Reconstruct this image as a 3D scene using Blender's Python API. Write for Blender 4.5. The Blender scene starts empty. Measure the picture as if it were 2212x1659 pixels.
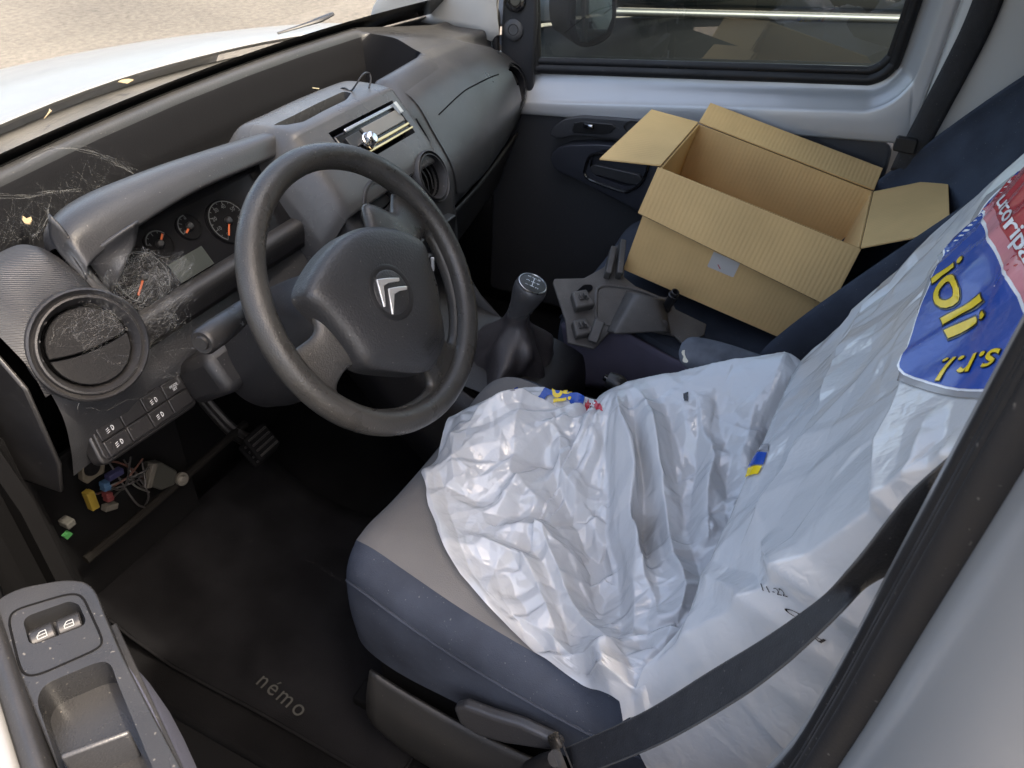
import bpy, bmesh, math, random, base64, zlib
import numpy as np
from mathutils import Vector, Matrix
rng = random.Random(7)
nrg = np.random.default_rng(7)
rad = math.radians
SC = bpy.context.scene
COL = SC.collection
# ------------------------------------------------------------------ camera
CAM = np.array([-1.10, -.521, 1.557]); YAW, PIT, ROL = rad(24.12), rad(38.18), rad(2.89); FPX = 1682.5
_cy, _sy, _cp, _sp = math.cos(YAW), math.sin(YAW), math.cos(PIT), math.sin(PIT)
cF = np.array([_cy*_cp, _sy*_cp, -_sp]); cR = np.array([_sy, -_cy, 0.]); cU = np.cross(cR, cF)
_c, _s = math.cos(ROL), math.sin(ROL); cR, cU = _c*cR+_s*cU, -_s*cR+_c*cU
cam = bpy.data.cameras.new('camera'); camo = bpy.data.objects.new('camera', cam); COL.objects.link(camo)
cam.sensor_width = 36; cam.lens = FPX/2212*36; cam.clip_start = .02; cam.clip_end = 500
M = Matrix.Identity(4)
for i in range(3):
    M[i][0], M[i][1], M[i][2], M[i][3] = cR[i], cU[i], -cF[i], CAM[i]
camo.matrix_world = M
cam.dof.use_dof = True; cam.dof.focus_distance = 1.05; cam.dof.aperture_fstop = 15
SC.camera = camo
# ------------------------------------------------------------------ sky, sun, exposure
SUN_EL, SUN_AZ = 56, 184          # azimuth counted clockwise from +y (front of the van)
wd = bpy.data.worlds.new('World'); SC.world = wd; wd.use_nodes = True
nt = wd.node_tree; bg = nt.nodes['Background']
sky = nt.nodes.new('ShaderNodeTexSky'); sky.sky_type = 'NISHITA'; sky.sun_disc = False
sky.sun_elevation = rad(SUN_EL); sky.sun_rotation = rad(SUN_AZ); sky.air_density = .8; sky.dust_density = 5.0; sky.ozone_density = 1.0
nt.links.new(sky.outputs[0], bg.inputs[0]); bg.inputs[1].default_value = .15
sl = bpy.data.lights.new('sun', 'SUN'); sl.energy = 1.0; sl.angle = rad(1.0); sl.color = (1, .95, .87)
so = bpy.data.objects.new('sun', sl); COL.objects.link(so)
sd = Vector((math.sin(rad(SUN_AZ))*math.cos(rad(SUN_EL)), math.cos(rad(SUN_AZ))*math.cos(rad(SUN_EL)), math.sin(rad(SUN_EL))))
so.rotation_euler = (-sd).to_track_quat('-Z', 'Y').to_euler()
SC.view_settings.view_transform = 'Standard'; SC.view_settings.look = 'None'
SC.view_settings.gamma = 1; SC.view_settings.use_curve_mapping = False
SC.view_settings.exposure = 2.5
SC.view_settings.use_white_balance = True; SC.view_settings.white_balance_temperature = 7300; SC.view_settings.white_balance_tint = 10
SC.cycles.max_bounces = 10; SC.cycles.diffuse_bounces = 5; SC.cycles.glossy_bounces = 5; SC.cycles.transmission_bounces = 8
SC.cycles.transparent_max_bounces = 12; SC.cycles.use_denoising = True; SC.cycles.sample_clamp_indirect = 6
SC.cycles.caustics_reflective = False; SC.cycles.caustics_refractive = False

# ------------------------------------------------------------------ helpers
def at(px, py, x=None, y=None, z=None):
    """real point on a known plane of the van, seen at a photo position"""
    v = cF+cR*(px-1106.)/FPX-cU*(py-829.5)/FPX
    t = (x-CAM[0])/v[0] if x is not None else (y-CAM[1])/v[1] if y is not None else (z-CAM[2])/v[2]
    return CAM+v*t
def onplane(px, py, o, n):
    v = cF+cR*(px-1106.)/FPX-cU*(py-829.5)/FPX
    return CAM+v*(((np.array(o)-CAM)@n)/(v@n))
def unit(v):
    v = np.array(v, float); return v/np.linalg.norm(v)
WL = {}
def put(o, parent=None, loc=None):
    COL.objects.link(o)
    if parent is not None: o.parent = parent; WL[o.name] = WL[parent.name]
    else: WL[o.name] = np.zeros(3)
    return o
def thing(name, label, cat, loc=(0, 0, 0), group=None, kind=None):
    o = bpy.data.objects.new(name, None); o.empty_display_size = .05; o.location = loc; COL.objects.link(o)
    WL[o.name] = np.array(loc, float)
    o['label'] = label; o['category'] = cat
    if group: o['group'] = group
    if kind: o['kind'] = kind
    return o
def tag(o, label=None, cat=None, kind=None, group=None):
    if label: o['label'] = label
    if cat: o['category'] = cat
    if kind: o['kind'] = kind
    if group: o['group'] = group
    return o
def obj(name, verts, faces, m, parent=None, smooth=True, angle=None):
    v = np.array([list(map(float, p)) for p in verts]) if not isinstance(verts, np.ndarray) else verts
    if parent is not None: v = v-WL[parent.name]
    me = bpy.data.meshes.new(name); me.from_pydata([tuple(p) for p in v.tolist()], [], [tuple(int(i) for i in f) for f in faces])
    me.validate(); me.update()
    bm = bmesh.new(); bm.from_mesh(me); bmesh.ops.remove_doubles(bm, verts=bm.verts, dist=1e-6)
    if name not in OPEN: bmesh.ops.recalc_face_normals(bm, faces=bm.faces)
    bm.to_mesh(me); bm.free()
    if smooth:
        me.shade_smooth() if hasattr(me, 'shade_smooth') else me.polygons.foreach_set('use_smooth', [True]*len(me.polygons))
        me.set_sharp_from_angle(angle=rad(angle or 38))
    if isinstance(m, (list, tuple)):
        for k in m: me.materials.append(k)
    else: me.materials.append(m)
    return put(bpy.data.objects.new(name, me), parent)
OPEN = set()
def modi(o, t, **k):
    md = o.modifiers.new(t.lower(), t)
    for a, b in k.items(): setattr(md, a, b)
    return o
def bev(o, w=.003, n=2, ang=30): return modi(o, 'BEVEL', width=w, segments=n, limit_method='ANGLE', angle_limit=rad(ang), harden_normals=False)
def sub(o, n=2): return modi(o, 'SUBSURF', levels=n, render_levels=n)
def sol(o, t, off=-1): return modi(o, 'SOLIDIFY', thickness=t, offset=off)
def cr(P, n):
    """Catmull-Rom through rows of P, n samples per span"""
    P = np.asarray(P, float); out = []
    E = np.concatenate([[2*P[0]-P[1]], P, [2*P[-1]-P[-2]]])
    for i in range(1, len(E)-2):
        a, b, c, d = E[i-1], E[i], E[i+1], E[i+2]
        for k in range(n):
            t = k/n
            out.append(.5*((2*b)+(-a+c)*t+(2*a-5*b+4*c-d)*t*t+(-a+3*b-3*c+d)*t**3))
    out.append(P[-1]); return np.array(out)
def gridfaces(nu, nv, cu=False, cv=False):
    F = []
    for i in range(nu if cu else nu-1):
        for j in range(nv if cv else nv-1):
            F.append((i*nv+j, ((i+1) % nu)*nv+j, ((i+1) % nu)*nv+(j+1) % nv, i*nv+(j+1) % nv))
    return F
def loft(name, secs, m, parent=None, nu=4, nv=4, closed=False, caps=False, angle=None, thick=0):
    """secs: list of sections (lists of 3-D points)"""
    S = np.array(secs, float)
    if nv > 1:
        if closed:
            k = S.shape[1]; S = np.stack([cr(np.concatenate([s[-1:], s, s[:2]]), nv)[nv:nv+k*nv] for s in S])
        else: S = np.stack([cr(s, nv) for s in S])
    if nu > 1: S = cr(S.reshape(len(S), -1), nu).reshape(-1, S.shape[1], 3)
    a, b = S.shape[:2]; F = gridfaces(a, b, cv=closed); V = S.reshape(-1, 3)
    if caps:
        F.append(tuple(range(b))[::-1]); F.append(tuple((a-1)*b+j for j in range(b)))
    o = obj(name, V, F, m, parent, angle=angle)
    if thick: sol(o, thick)
    return o
def frame_from(n):
    n = unit(n); a = unit(np.cross([0, 0, 1.], n)) if abs(n[2]) < .95 else np.array([1., 0, 0]); return a, np.cross(n, a), n
def tube(name, P, r, m, parent=None, seg=10, n=6, close=False, caps=True, flat=1.0):
    P = np.asarray(P, float)
    Q = cr(np.concatenate([P, P[:1]]), n)[:-1] if close else (cr(P, n) if n > 1 else P)
    R_ = np.full(len(Q), float(r)) if np.isscalar(r) else np.interp(np.linspace(0, 1, len(Q)), np.linspace(0, 1, len(r)), r)
    V = []; T = np.gradient(Q, axis=0); T /= np.linalg.norm(T, axis=1)[:, None]+1e-12
    a = frame_from(T[0])[0]
    for i, q in enumerate(Q):
        a = unit(a-T[i]*(a@T[i])); b = np.cross(T[i], a)
        for k in range(seg):
            t = 2*math.pi*k/seg; V.append(q+R_[i]*(math.cos(t)*a+flat*math.sin(t)*b))
    F = gridfaces(len(Q), seg, cu=close, cv=True)
    if caps and not close: F += [tuple(range(seg))[::-1], tuple((len(Q)-1)*seg+k for k in range(seg))]
    return obj(name, V, F, m, parent)
def lathe(name, prof, o, n, m, parent=None, seg=40, ex=1.0, angle=None, xdir=None):
    """prof: (radius, height along n)"""
    if xdir is None: a, b, n = frame_from(n)
    else: n = unit(n); a = unit(np.array(xdir)-n*(np.array(xdir)@n)); b = np.cross(n, a)
    V = []; o = np.array(o, float)
    for rr, h in prof:
        for k in range(seg):
            t = 2*math.pi*k/seg; V.append(o+n*h+rr*(math.cos(t)*a*ex+math.sin(t)*b))
    return obj(name, V, gridfaces(len(prof), seg, cv=True), m, parent, angle=angle or 40)
def prism(name, poly, d, m, parent=None, b=0, n=2, smooth=True):
    """3-D polygon extruded by vector d"""
    P = np.array(poly, float); k = len(P); V = np.concatenate([P, P+np.array(d)])
    F = [tuple(range(k)), tuple(range(2*k-1, k-1, -1))]+[(i, i+k, (i+1) % k+k, (i+1) % k) for i in range(k)]
    o = obj(name, V, F, m, parent, smooth=smooth)
    if b: bev(o, b, n)
    return o
def box(name, c, s, m, parent=None, b=.004, ax=None, n=2):
    """box centred at c with full sizes s along axes ax"""
    ax = np.eye(3) if ax is None else np.array(ax); c = np.array(c, float); V = []
    for i in (-.5, .5):
        for j in (-.5, .5):
            for k in (-.5, .5): V.append(c+ax[0]*s[0]*i+ax[1]*s[1]*j+ax[2]*s[2]*k)
    o = obj(name, V, [(0, 1, 3, 2), (4, 6, 7, 5), (0, 4, 5, 1), (2, 3, 7, 6), (0, 2, 6, 4), (1, 5, 7, 3)], m, parent)
    if b: bev(o, b, n)
    return o
def rpoly(P, r, n=5):
    """round the corners of a polygon (any dimension)"""
    P = [np.array(p, float) for p in P]; out = []
    for i, p in enumerate(P):
        a, c = P[i-1], P[(i+1) % len(P)]
        rr = r[i] if hasattr(r, '__len__') else r
        d1 = min(rr, np.linalg.norm(a-p)*.48); d2 = min(rr, np.linalg.norm(c-p)*.48)
        A, C_ = p+(a-p)/np.linalg.norm(a-p)*d1, p+(c-p)/np.linalg.norm(c-p)*d2
        for k in range(n+1):
            t = k/n; out.append((1-t)**2*A+2*t*(1-t)*p+t*t*C_)
    return out
def baked(o):
    dg = bpy.context.evaluated_depsgraph_get(); dg.update()
    me = bpy.data.meshes.new_from_object(o.evaluated_get(dg)); o.modifiers.clear(); old = o.data; o.data = me; bpy.data.meshes.remove(old); return o
def cut(o, *cs):
    """carve openings, then drop the cutters"""
    for c in cs: modi(o, 'BOOLEAN', operation='DIFFERENCE', object=c, solver='EXACT')
    baked(o)
    for c in cs:
        WL.pop(c.name, None); bpy.data.objects.remove(c)
    o.data.set_sharp_from_angle(angle=rad(38)); return o
def text2d(s, size=1.0, bold=0, shear=0, space=1.0):
    cu = bpy.data.curves.new('t', 'FONT'); cu.body = s; cu.size = size; cu.align_x = 'CENTER'; cu.align_y = 'CENTER'; cu.offset = bold; cu.shear = shear; cu.space_character = space
    cu.resolution_u = 4
    o = bpy.data.objects.new('t', cu); COL.objects.link(o); dg = bpy.context.evaluated_depsgraph_get(); dg.update()
    me = bpy.data.meshes.new_from_object(o.evaluated_get(dg))
    V = np.array([v.co[:2] for v in me.vertices]).reshape(-1, 2); F = [tuple(p.vertices) for p in me.polygons]
    bpy.data.objects.remove(o); bpy.data.curves.remove(cu); bpy.data.meshes.remove(me); return V, F
class Flat:
    """flat print collected on a plane o + x*X + y*Y"""
    def __init__(s, o, X, Y): s.o, s.X, s.Y = np.array(o, float), unit(X), unit(Y); s.V = []; s.F = []
    def add(s, V, F):
        b = len(s.V); s.V += [s.o+s.X*p[0]+s.Y*p[1] for p in V]; s.F += [tuple(i+b for i in f) for f in F]
    def text(s, t, x, y, size, rot=0, **k):
        V, F = text2d(t, size, **k); c, q = math.cos(rot), math.sin(rot)
        s.add([(x+c*p[0]-q*p[1], y+q*p[0]+c*p[1]) for p in V], F)
    def poly(s, P): s.add(P, [tuple(range(len(P)))])
    def line(s, a, b, w):
        a, b = np.array(a, float), np.array(b, float); d = unit(b-a); n = np.array([-d[1], d[0]])*w/2; s.poly([a+n, a-n, b-n, b+n])
    def arc(s, x, y, r, w, a0, a1, n=28):
        V = []
        for k in range(n+1):
            t = a0+(a1-a0)*k/n
            for q in (r-w/2, r+w/2): V.append((x+q*math.cos(t), y+q*math.sin(t)))
        s.add(V, [(2*k, 2*k+1, 2*k+3, 2*k+2) for k in range(n)])
    def build(s, name, m, parent):
        OPEN.add(name); o = obj(name, s.V, s.F, m, parent, smooth=False); o['kind'] = 'stuff'; return o

# ------------------------------------------------------------------ materials
def mat(name, col, rough=.5, metal=0., bump=0., bscale=400., var=0., vscale=6., col2=None, spec=.5, coat=0., rvar=0., bdist=.001, trans=0., detail=4., dust=0., dustcol=(.32, .29, .25)):
    m = bpy.data.materials.new(name); m.use_nodes = True; t = m.node_tree; N = t.nodes; L = t.links; p = N['Principled BSDF']
    p.inputs['Base Color'].default_value = (*col, 1); p.inputs['Roughness'].default_value = rough; p.inputs['Metallic'].default_value = metal
    p.inputs['Specular IOR Level'].default_value = spec; p.inputs['Coat Weight'].default_value = coat; p.inputs['Coat Roughness'].default_value = .05
    p.inputs['Transmission Weight'].default_value = trans
    tc = N.new('ShaderNodeTexCoord')
    def noise(s, d=4.):
        n = N.new('ShaderNodeTexNoise'); n.inputs['Scale'].default_value = s; n.inputs['Detail'].default_value = d; L.new(tc.outputs['Object'], n.inputs['Vector']); return n
    src = None
    if var or col2 is not None:
        n = noise(vscale); r = N.new('ShaderNodeMapRange'); r.inputs[1].default_value = .35; r.inputs[2].default_value = .68; L.new(n.outputs[0], r.inputs[0])
        mx = N.new('ShaderNodeMix'); mx.data_type = 'RGBA'; L.new(r.outputs[0], mx.inputs[0])
        c2 = col2 if col2 is not None else tuple(c*(1-var) for c in col); c1 = col if col2 is not None else tuple(min(1, c*(1+var)) for c in col)
        mx.inputs[6].default_value = (*c1, 1); mx.inputs[7].default_value = (*c2, 1); src = mx.outputs[2]
    if dust:
        n1 = noise(9., 5.); n2 = noise(900., 2.); g = N.new('ShaderNodeNewGeometry'); sx = N.new('ShaderNodeSeparateXYZ'); L.new(g.outputs['Normal'], sx.inputs[0])
        up = N.new('ShaderNodeMapRange'); up.inputs[1].default_value = -.2; up.inputs[2].default_value = 1.; L.new(sx.outputs[2], up.inputs[0])
        a = N.new('ShaderNodeMath'); a.operation = 'MULTIPLY'; L.new(up.outputs[0], a.inputs[0])
        r1 = N.new('ShaderNodeMapRange'); r1.inputs[1].default_value = .3; r1.inputs[2].default_value = .75; r1.inputs[3].default_value = .25; L.new(n1.outputs[0], r1.inputs[0]); L.new(r1.outputs[0], a.inputs[1])
        b2 = N.new('ShaderNodeMath'); b2.operation = 'MULTIPLY'; L.new(a.outputs[0], b2.inputs[0])
        r2 = N.new('ShaderNodeMapRange'); r2.inputs[1].default_value = .3; r2.inputs[2].default_value = .7; r2.inputs[3].default_value = .5; r2.inputs[4].default_value = 1.; L.new(n2.outputs[0], r2.inputs[0]); L.new(r2.outputs[0], b2.inputs[1])
        c3 = N.new('ShaderNodeMath'); c3.operation = 'MULTIPLY'; c3.inputs[1].default_value = dust; L.new(b2.outputs[0], c3.inputs[0])
        mx = N.new('ShaderNodeMix'); mx.data_type = 'RGBA'; L.new(c3.outputs[0], mx.inputs[0])
        if src is not None: L.new(src, mx.inputs[6])
        else: mx.inputs[6].default_value = (*col, 1)
        mx.inputs[7].default_value = (*dustcol, 1); src = mx.outputs[2]
        n3 = noise(330., 0.); r3 = N.new('ShaderNodeMapRange'); r3.inputs[1].default_value = .80; r3.inputs[2].default_value = .86; r3.inputs[4].default_value = .22; L.new(n3.outputs[0], r3.inputs[0])   # sparse lint and grit
        mx = N.new('ShaderNodeMix'); mx.data_type = 'RGBA'; L.new(r3.outputs[0], mx.inputs[0]); L.new(src, mx.inputs[6]); mx.inputs[7].default_value = (.40, .37, .32, 1); src = mx.outputs[2]
    if src is not None: L.new(src, p.inputs['Base Color'])
    if rvar:
        n = noise(vscale*2.3); r = N.new('ShaderNodeMapRange'); r.inputs[3].default_value = max(.02, rough-rvar); r.inputs[4].default_value = min(1, rough+rvar); r.inputs[1].default_value = .3; r.inputs[2].default_value = .7
        L.new(n.outputs[0], r.inputs[0]); L.new(r.outputs[0], p.inputs['Roughness'])
    if bump:
        n = noise(bscale, detail); b = N.new('ShaderNodeBump'); b.inputs['Strength'].default_value = bump; b.inputs['Distance'].default_value = bdist
        L.new(n.outputs[0], b.inputs['Height']); L.new(b.outputs[0], p.inputs['Normal'])
    m['p'] = 1
    return m
def nodes(m): return m.node_tree.nodes, m.node_tree.links, m.node_tree.nodes['Principled BSDF']
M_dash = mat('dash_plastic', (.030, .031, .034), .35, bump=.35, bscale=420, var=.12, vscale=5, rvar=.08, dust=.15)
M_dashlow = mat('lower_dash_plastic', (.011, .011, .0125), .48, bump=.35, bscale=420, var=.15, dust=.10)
M_blackp = mat('black_plastic', (.011, .011, .012), .4, bump=.2, bscale=1200, rvar=.1, dust=.08)
M_gloss = mat('gloss_black', (.008, .008, .009), .12, rvar=.05)
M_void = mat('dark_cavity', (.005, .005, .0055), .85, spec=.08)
M_ribbed = mat('ribbed_plastic', (.024, .025, .028), .40, dust=.10)
M_pod = mat('pod_plastic', (.045, .0465, .050), .30, bump=.25, bscale=1100, rvar=.08, dust=.25)
M_wheel = mat('wheel_leather', (.029, .0275, .025), .34, bump=.4, bscale=520, var=.25, vscale=14, rvar=.16, dust=.16, dustcol=(.19, .175, .155), bdist=.0014)
M_pad = mat('airbag_plastic', (.023, .0235, .025), .40, bump=.6, bscale=330, rvar=.06, dust=.08, bdist=.0012)
M_strip = mat('dull_strip', (.13, .135, .14), .45, metal=1.)
M_chrome = mat('chrome', (.82, .82, .82), .16, metal=1.)
M_emblem = mat('emblem_silver', (.72, .70, .66), .22, metal=.55, coat=1.)
M_steel = mat('steel', (.5, .5, .5), .3, metal=1., rvar=.1)
M_taupe = mat('taupe_fabric', (.146, .140, .135), .95, bump=.7, bscale=620, var=.08, vscale=9, spec=.1)
M_navy = mat('navy_fabric', (.043, .051, .068), .95, bump=.9, bscale=620, var=.22, vscale=11, spec=.1, dust=.10, dustcol=(.16, .16, .165))
M_purple = mat('seat_side_fabric', (.085, .078, .105), .95, bump=.6, bscale=1400, var=.15, spec=.1)
M_greyfab = mat('armrest_fabric', (.10, .108, .125), .95, bump=.8, bscale=1200, var=.25, vscale=30, spec=.1)
M_silver = mat('silver_paint', (.30, .30, .295), .36, metal=.35, coat=.2, bump=.05, bscale=60, rvar=.05)  # darker copy of the one silver paint, dimming put into the colour
M_silver_lit = mat('lit_silver_paint', (.47, .475, .475), .38, metal=.3, coat=.3, rvar=.06, dust=.25, dustcol=(.5, .47, .42))  # lit copy of the same silver paint, extra brightness sits in the colour
M_trim = mat('pale_trim', (.52, .51, .48), .55, bump=.1, bscale=500)
M_rubber = mat('rubber', (.012, .012, .013), .5, spec=.3, bump=.2, bscale=500, rvar=.12, dust=.15)
M_beltm = mat('belt_webbing', (.013, .013, .0145), .7, bump=.9, bscale=520, var=.25, vscale=90, dust=.12)
M_carpet = mat('carpet', (.006, .006, .0065), 1., bump=1., bscale=600, var=.3, vscale=8, spec=.03)
M_mat = mat('mat_carpet', (.009, .009, .010), 1., bump=1., bscale=1100, var=.3, vscale=10, spec=.03)
M_greytxt = mat('grey_print', (.034, .034, .031), .9)
M_doorp = mat('door_panel_plastic', (.036, .037, .041), .45, bump=.35, bscale=420, rvar=.08, dust=.08)
M_white = mat('white_print', (.62, .64, .66), .6)
M_dim = mat('dim_print', (.055, .058, .06), .6)
M_orange = mat('needle_orange', (.42, .085, .02), .5)
M_lcd = mat('lcd', (.035, .039, .034), .35)
M_armtop = mat('armrest_plastic', (.017, .0175, .019), .30, bump=.3, bscale=520, rvar=.12, dust=.06)
M_dim2 = mat('worn_print', (.22, .23, .23), .6)
M_gloss2 = mat('switch_black', (.014, .014, .015), .25, rvar=.08, dust=.06)
# ================================================================== the setting
def ground_mat():
    m = mat('asphalt_tan', (.27, .225, .17), .95, bump=.6, bscale=90, bdist=.006); N, L, p = nodes(m); tc = N.new('ShaderNodeTexCoord')
    n = N.new('ShaderNodeTexNoise'); n.inputs['Scale'].default_value = 22; n.inputs['Detail'].default_value = 8; n.inputs['Roughness'].default_value = .75; L.new(tc.outputs['Object'], n.inputs[0])
    n2 = N.new('ShaderNodeTexNoise'); n2.inputs['Scale'].default_value = .7; n2.inputs['Detail'].default_value = 5; L.new(tc.outputs['Object'], n2.inputs[0])
    a = N.new('ShaderNodeMath'); a.operation = 'MULTIPLY_ADD'; L.new(n2.outputs[0], a.inputs[0]); a.inputs[1].default_value = .5; L.new(n.outputs[0], a.inputs[2])
    r = N.new('ShaderNodeValToRGB'); L.new(a.outputs[0], r.inputs[0]); r.color_ramp.elements[0].position = .52; r.color_ramp.elements[0].color = (.075, .067, .057, 1)
    r.color_ramp.elements[1].position = .92; r.color_ramp.elements[1].color = (.20, .178, .148, 1); L.new(r.outputs[0], p.inputs['Base Color']); return m
g = obj('ground', [(-150, -150, 0), (150, -150, 0), (150, 150, 0), (-150, 150, 0)], [(0, 1, 2, 3)], ground_mat()); tag(g, 'tan sunlit asphalt around the parked van', kind='structure')

# ------------------------------------------------------------------ van body shell
van = thing('van', 'silver van seen from inside: bonnet, windscreen, roof, pillars and floor', 'van', (0, 0, 0))
M_floor = M_carpet
# bonnet: lofted along x
def bon(x):
    k = abs(x)/.72
    return [(x, .885-.11*k*k, 1.030-.03*k**2), (x, .888-.11*k*k, 1.042-.03*k**2), (x, 1.05-.10*k*k, 1.028-.035*k**2), (x, 1.25-.09*k*k, .990-.045*k**2), (x, 1.42-.11*k*k, .940-.06*k**2), (x, 1.52-.15*k*k, .85-.07*k**2), (x, 1.56-.17*k*k, .60)]
loft('bonnet', [bon(x) for x in (-.74, -.6, -.35, 0, .35, .6, .74)], M_silver, van, 5, 5, thick=.004)
M_cowl = mat('cowl_plastic', (.055, .057, .058), .6, bump=.3, bscale=300, dust=.5)
loft('cowl', [[(x, .90-.11*(x/.72)**2, 1.012-.03*(x/.72)**2), (x, .80-.11*(x/.72)**2, 1.018-.03*(x/.72)**2), (x, .70-.10*(x/.72)**2, 1.04-.02*(x/.72)**2), (x, .60-.08*(x/.72)**2, 1.085)] for x in (-.74, -.5, -.25, 0, .25, .5, .74)], M_cowl, van, 4, 3, thick=.004)
leafm = mat('dry_leaf', (.40, .29, .16), .8)
# windscreen with its black base band
def wsy(x): return .575-.08*(x/.7)**2
def wsp(x, t, o=0.): return np.array([x*(1-.10*t), wsy(x)-(.70+.02)*t+o*.5, 1.108+.60*t-.05*(4*t*(1-t))*-.4+o])
m = bpy.data.materials.new('windscreen_glass'); m.use_nodes = True
def glassmat(m, tint, refl=1.0, dirt=.0):
    N = m.node_tree.nodes; L = m.node_tree.links; N.remove(N['Principled BSDF']); out = N['Material Output']
    tr = N.new('ShaderNodeBsdfTransparent'); tr.inputs[0].default_value = (*tint, 1); gl = N.new('ShaderNodeBsdfGlossy'); gl.inputs['Roughness'].default_value = .01
    fr = N.new('ShaderNodeFresnel'); fr.inputs[0].default_value = 1.5; mx = N.new('ShaderNodeMixShader'); mu = N.new('ShaderNodeMath'); mu.operation = 'MULTIPLY'; mu.inputs[1].default_value = refl
    L.new(fr.outputs[0], mu.inputs[0]); L.new(mu.outputs[0], mx.inputs[0]); L.new(tr.outputs[0], mx.inputs[1]); L.new(gl.outputs[0], mx.inputs[2]); last = mx
    if dirt:
        tc = N.new('ShaderNodeTexCoord'); n = N.new('ShaderNodeTexNoise'); n.inputs['Scale'].default_value = 260; n.inputs['Detail'].default_value = 3; L.new(tc.outputs['Object'], n.inputs[0])
        r = N.new('ShaderNodeMapRange'); r.inputs[1].default_value = .5; r.inputs[2].default_value = .85; r.inputs[3].default_value = dirt*.25; r.inputs[4].default_value = dirt; L.new(n.outputs[0], r.inputs[0])
        d = N.new('ShaderNodeBsdfDiffuse'); d.inputs[0].default_value = (.5, .5, .46, 1); m2 = N.new('ShaderNodeMixShader'); L.new(r.outputs[0], m2.inputs[0]); L.new(last.outputs[0], m2.inputs[1]); L.new(d.outputs[0], m2.inputs[2]); last = m2
    L.new(last.outputs[0], out.inputs[0]); return m
glassmat(m, (.93, .96, .95), .9, .015)
XS = np.linspace(-.72, .72, 17)
OPEN.update(['windscreen', 'black_band'])
ws = loft('windscreen', [[wsp(x, t) for t in np.linspace(-.01, 1, 7)] for x in XS], m, van, 1, 2)
loft('black_band', [[wsp(x, t, -.004) for t in (-.02, .022, .050)] for x in XS], M_gloss, ws, 2, 1)
# roof, headlining, left and rear closing panels (outside the frame, but they shade the cabin)
M_head = mat('headlining', (.34, .34, .33), .95)
box('roof', (0, -.75, 1.735), (1.42, 1.30, .05), M_silver, van, .02)
box('headlining', (0, -.75, 1.70), (1.30, 1.28, .015), M_head, van, .004)
box('bulkhead', (0, -1.20, 1.0), (1.42, .03, 1.5), mat('bulkhead_grey', (.16, .16, .17), .7), van, .01)
box('floor', (0, -.25, .30), (1.44, 1.95, .04), M_floor, van, .01)
loft('firewall', [[(x, .56, .30), (x, .62, .45), (x, .66, .70), (x, .66, 1.04)] for x in (-.72, 0, .72)], M_carpet, van, 2, 3, thick=.01)
loft('kick_panel', [[(-.71, .36, .30), (-.71, .36, .86)], [(-.71, .62, .30), (-.71, .62, 1.05)]], M_carpet, van, 2, 2, thick=.01)
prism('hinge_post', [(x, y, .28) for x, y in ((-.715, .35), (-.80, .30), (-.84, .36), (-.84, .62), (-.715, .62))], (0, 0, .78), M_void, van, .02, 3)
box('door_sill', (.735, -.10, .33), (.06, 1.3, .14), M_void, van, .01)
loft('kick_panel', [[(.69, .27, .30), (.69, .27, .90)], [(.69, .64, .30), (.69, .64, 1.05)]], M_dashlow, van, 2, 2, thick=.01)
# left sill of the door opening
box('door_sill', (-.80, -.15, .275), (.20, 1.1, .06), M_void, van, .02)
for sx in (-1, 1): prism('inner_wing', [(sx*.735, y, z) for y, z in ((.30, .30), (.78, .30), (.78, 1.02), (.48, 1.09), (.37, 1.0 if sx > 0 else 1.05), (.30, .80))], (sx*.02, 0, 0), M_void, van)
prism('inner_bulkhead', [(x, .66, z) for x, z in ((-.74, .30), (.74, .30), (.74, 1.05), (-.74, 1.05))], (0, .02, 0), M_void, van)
# A-pillars: pale trim ending above the dash
ap = loft('windscreen_pillar', [[at(828, 36, x=.66)+(0, .03, -.03), at(835, 30, x=.645), at(940, 50, x=.655), at(1062, 84, x=.66), at(1062, 84, x=.66)+(0, 0, -.06)],
      [at(852, -10, x=.645)+(0, .03, 0), at(858, -16, x=.64), at(950, -40, x=.645), at(1066, -60, x=.645), at(1066, -60, x=.645)+(.02, 0, 0)],
      [(.62, .36, 1.40), (.62, .30, 1.40), (.62, .26, 1.40), (.63, .22, 1.40), (.65, .20, 1.40)], [(.58, -.06, 1.72), (.58, -.12, 1.72), (.58, -.16, 1.72), (.59, -.2, 1.72), (.60, -.22, 1.72)]], M_trim, van, 5, 4)
sol(ap, .012)
tube('pillar_seal', [(.672, .335, .90), at(1072, 110, x=.664), at(1073, 40, x=.662), at(1075, -40, x=.655), (.63, .19, 1.45), (.60, -.2, 1.70)], .009, M_rubber, van, 10, 6)
loft('windscreen_pillar', [[(-.74, .58, 1.08), (-.73, .50, 1.08), (-.77, .46, 1.08)], [(-.68, .06, 1.72), (-.67, -.02, 1.72), (-.71, -.06, 1.72)]], M_trim, van, 3, 3, thick=.02)
# passenger-side rear pillar (pale) behind the door edge, with the black belt in front
loft('door_pillar', [[(.70, -.597, z), (.655-.0*z, -.600, z), (.640, -.615, z), (.630, -.66, z), (.625, -.76, z), (.63, -.90, z), (.66, -1.18, z)] for z in (.35, .9, 1.2, 1.45, 1.72)], M_trim, van, 3, 4, thick=.006)
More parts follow.
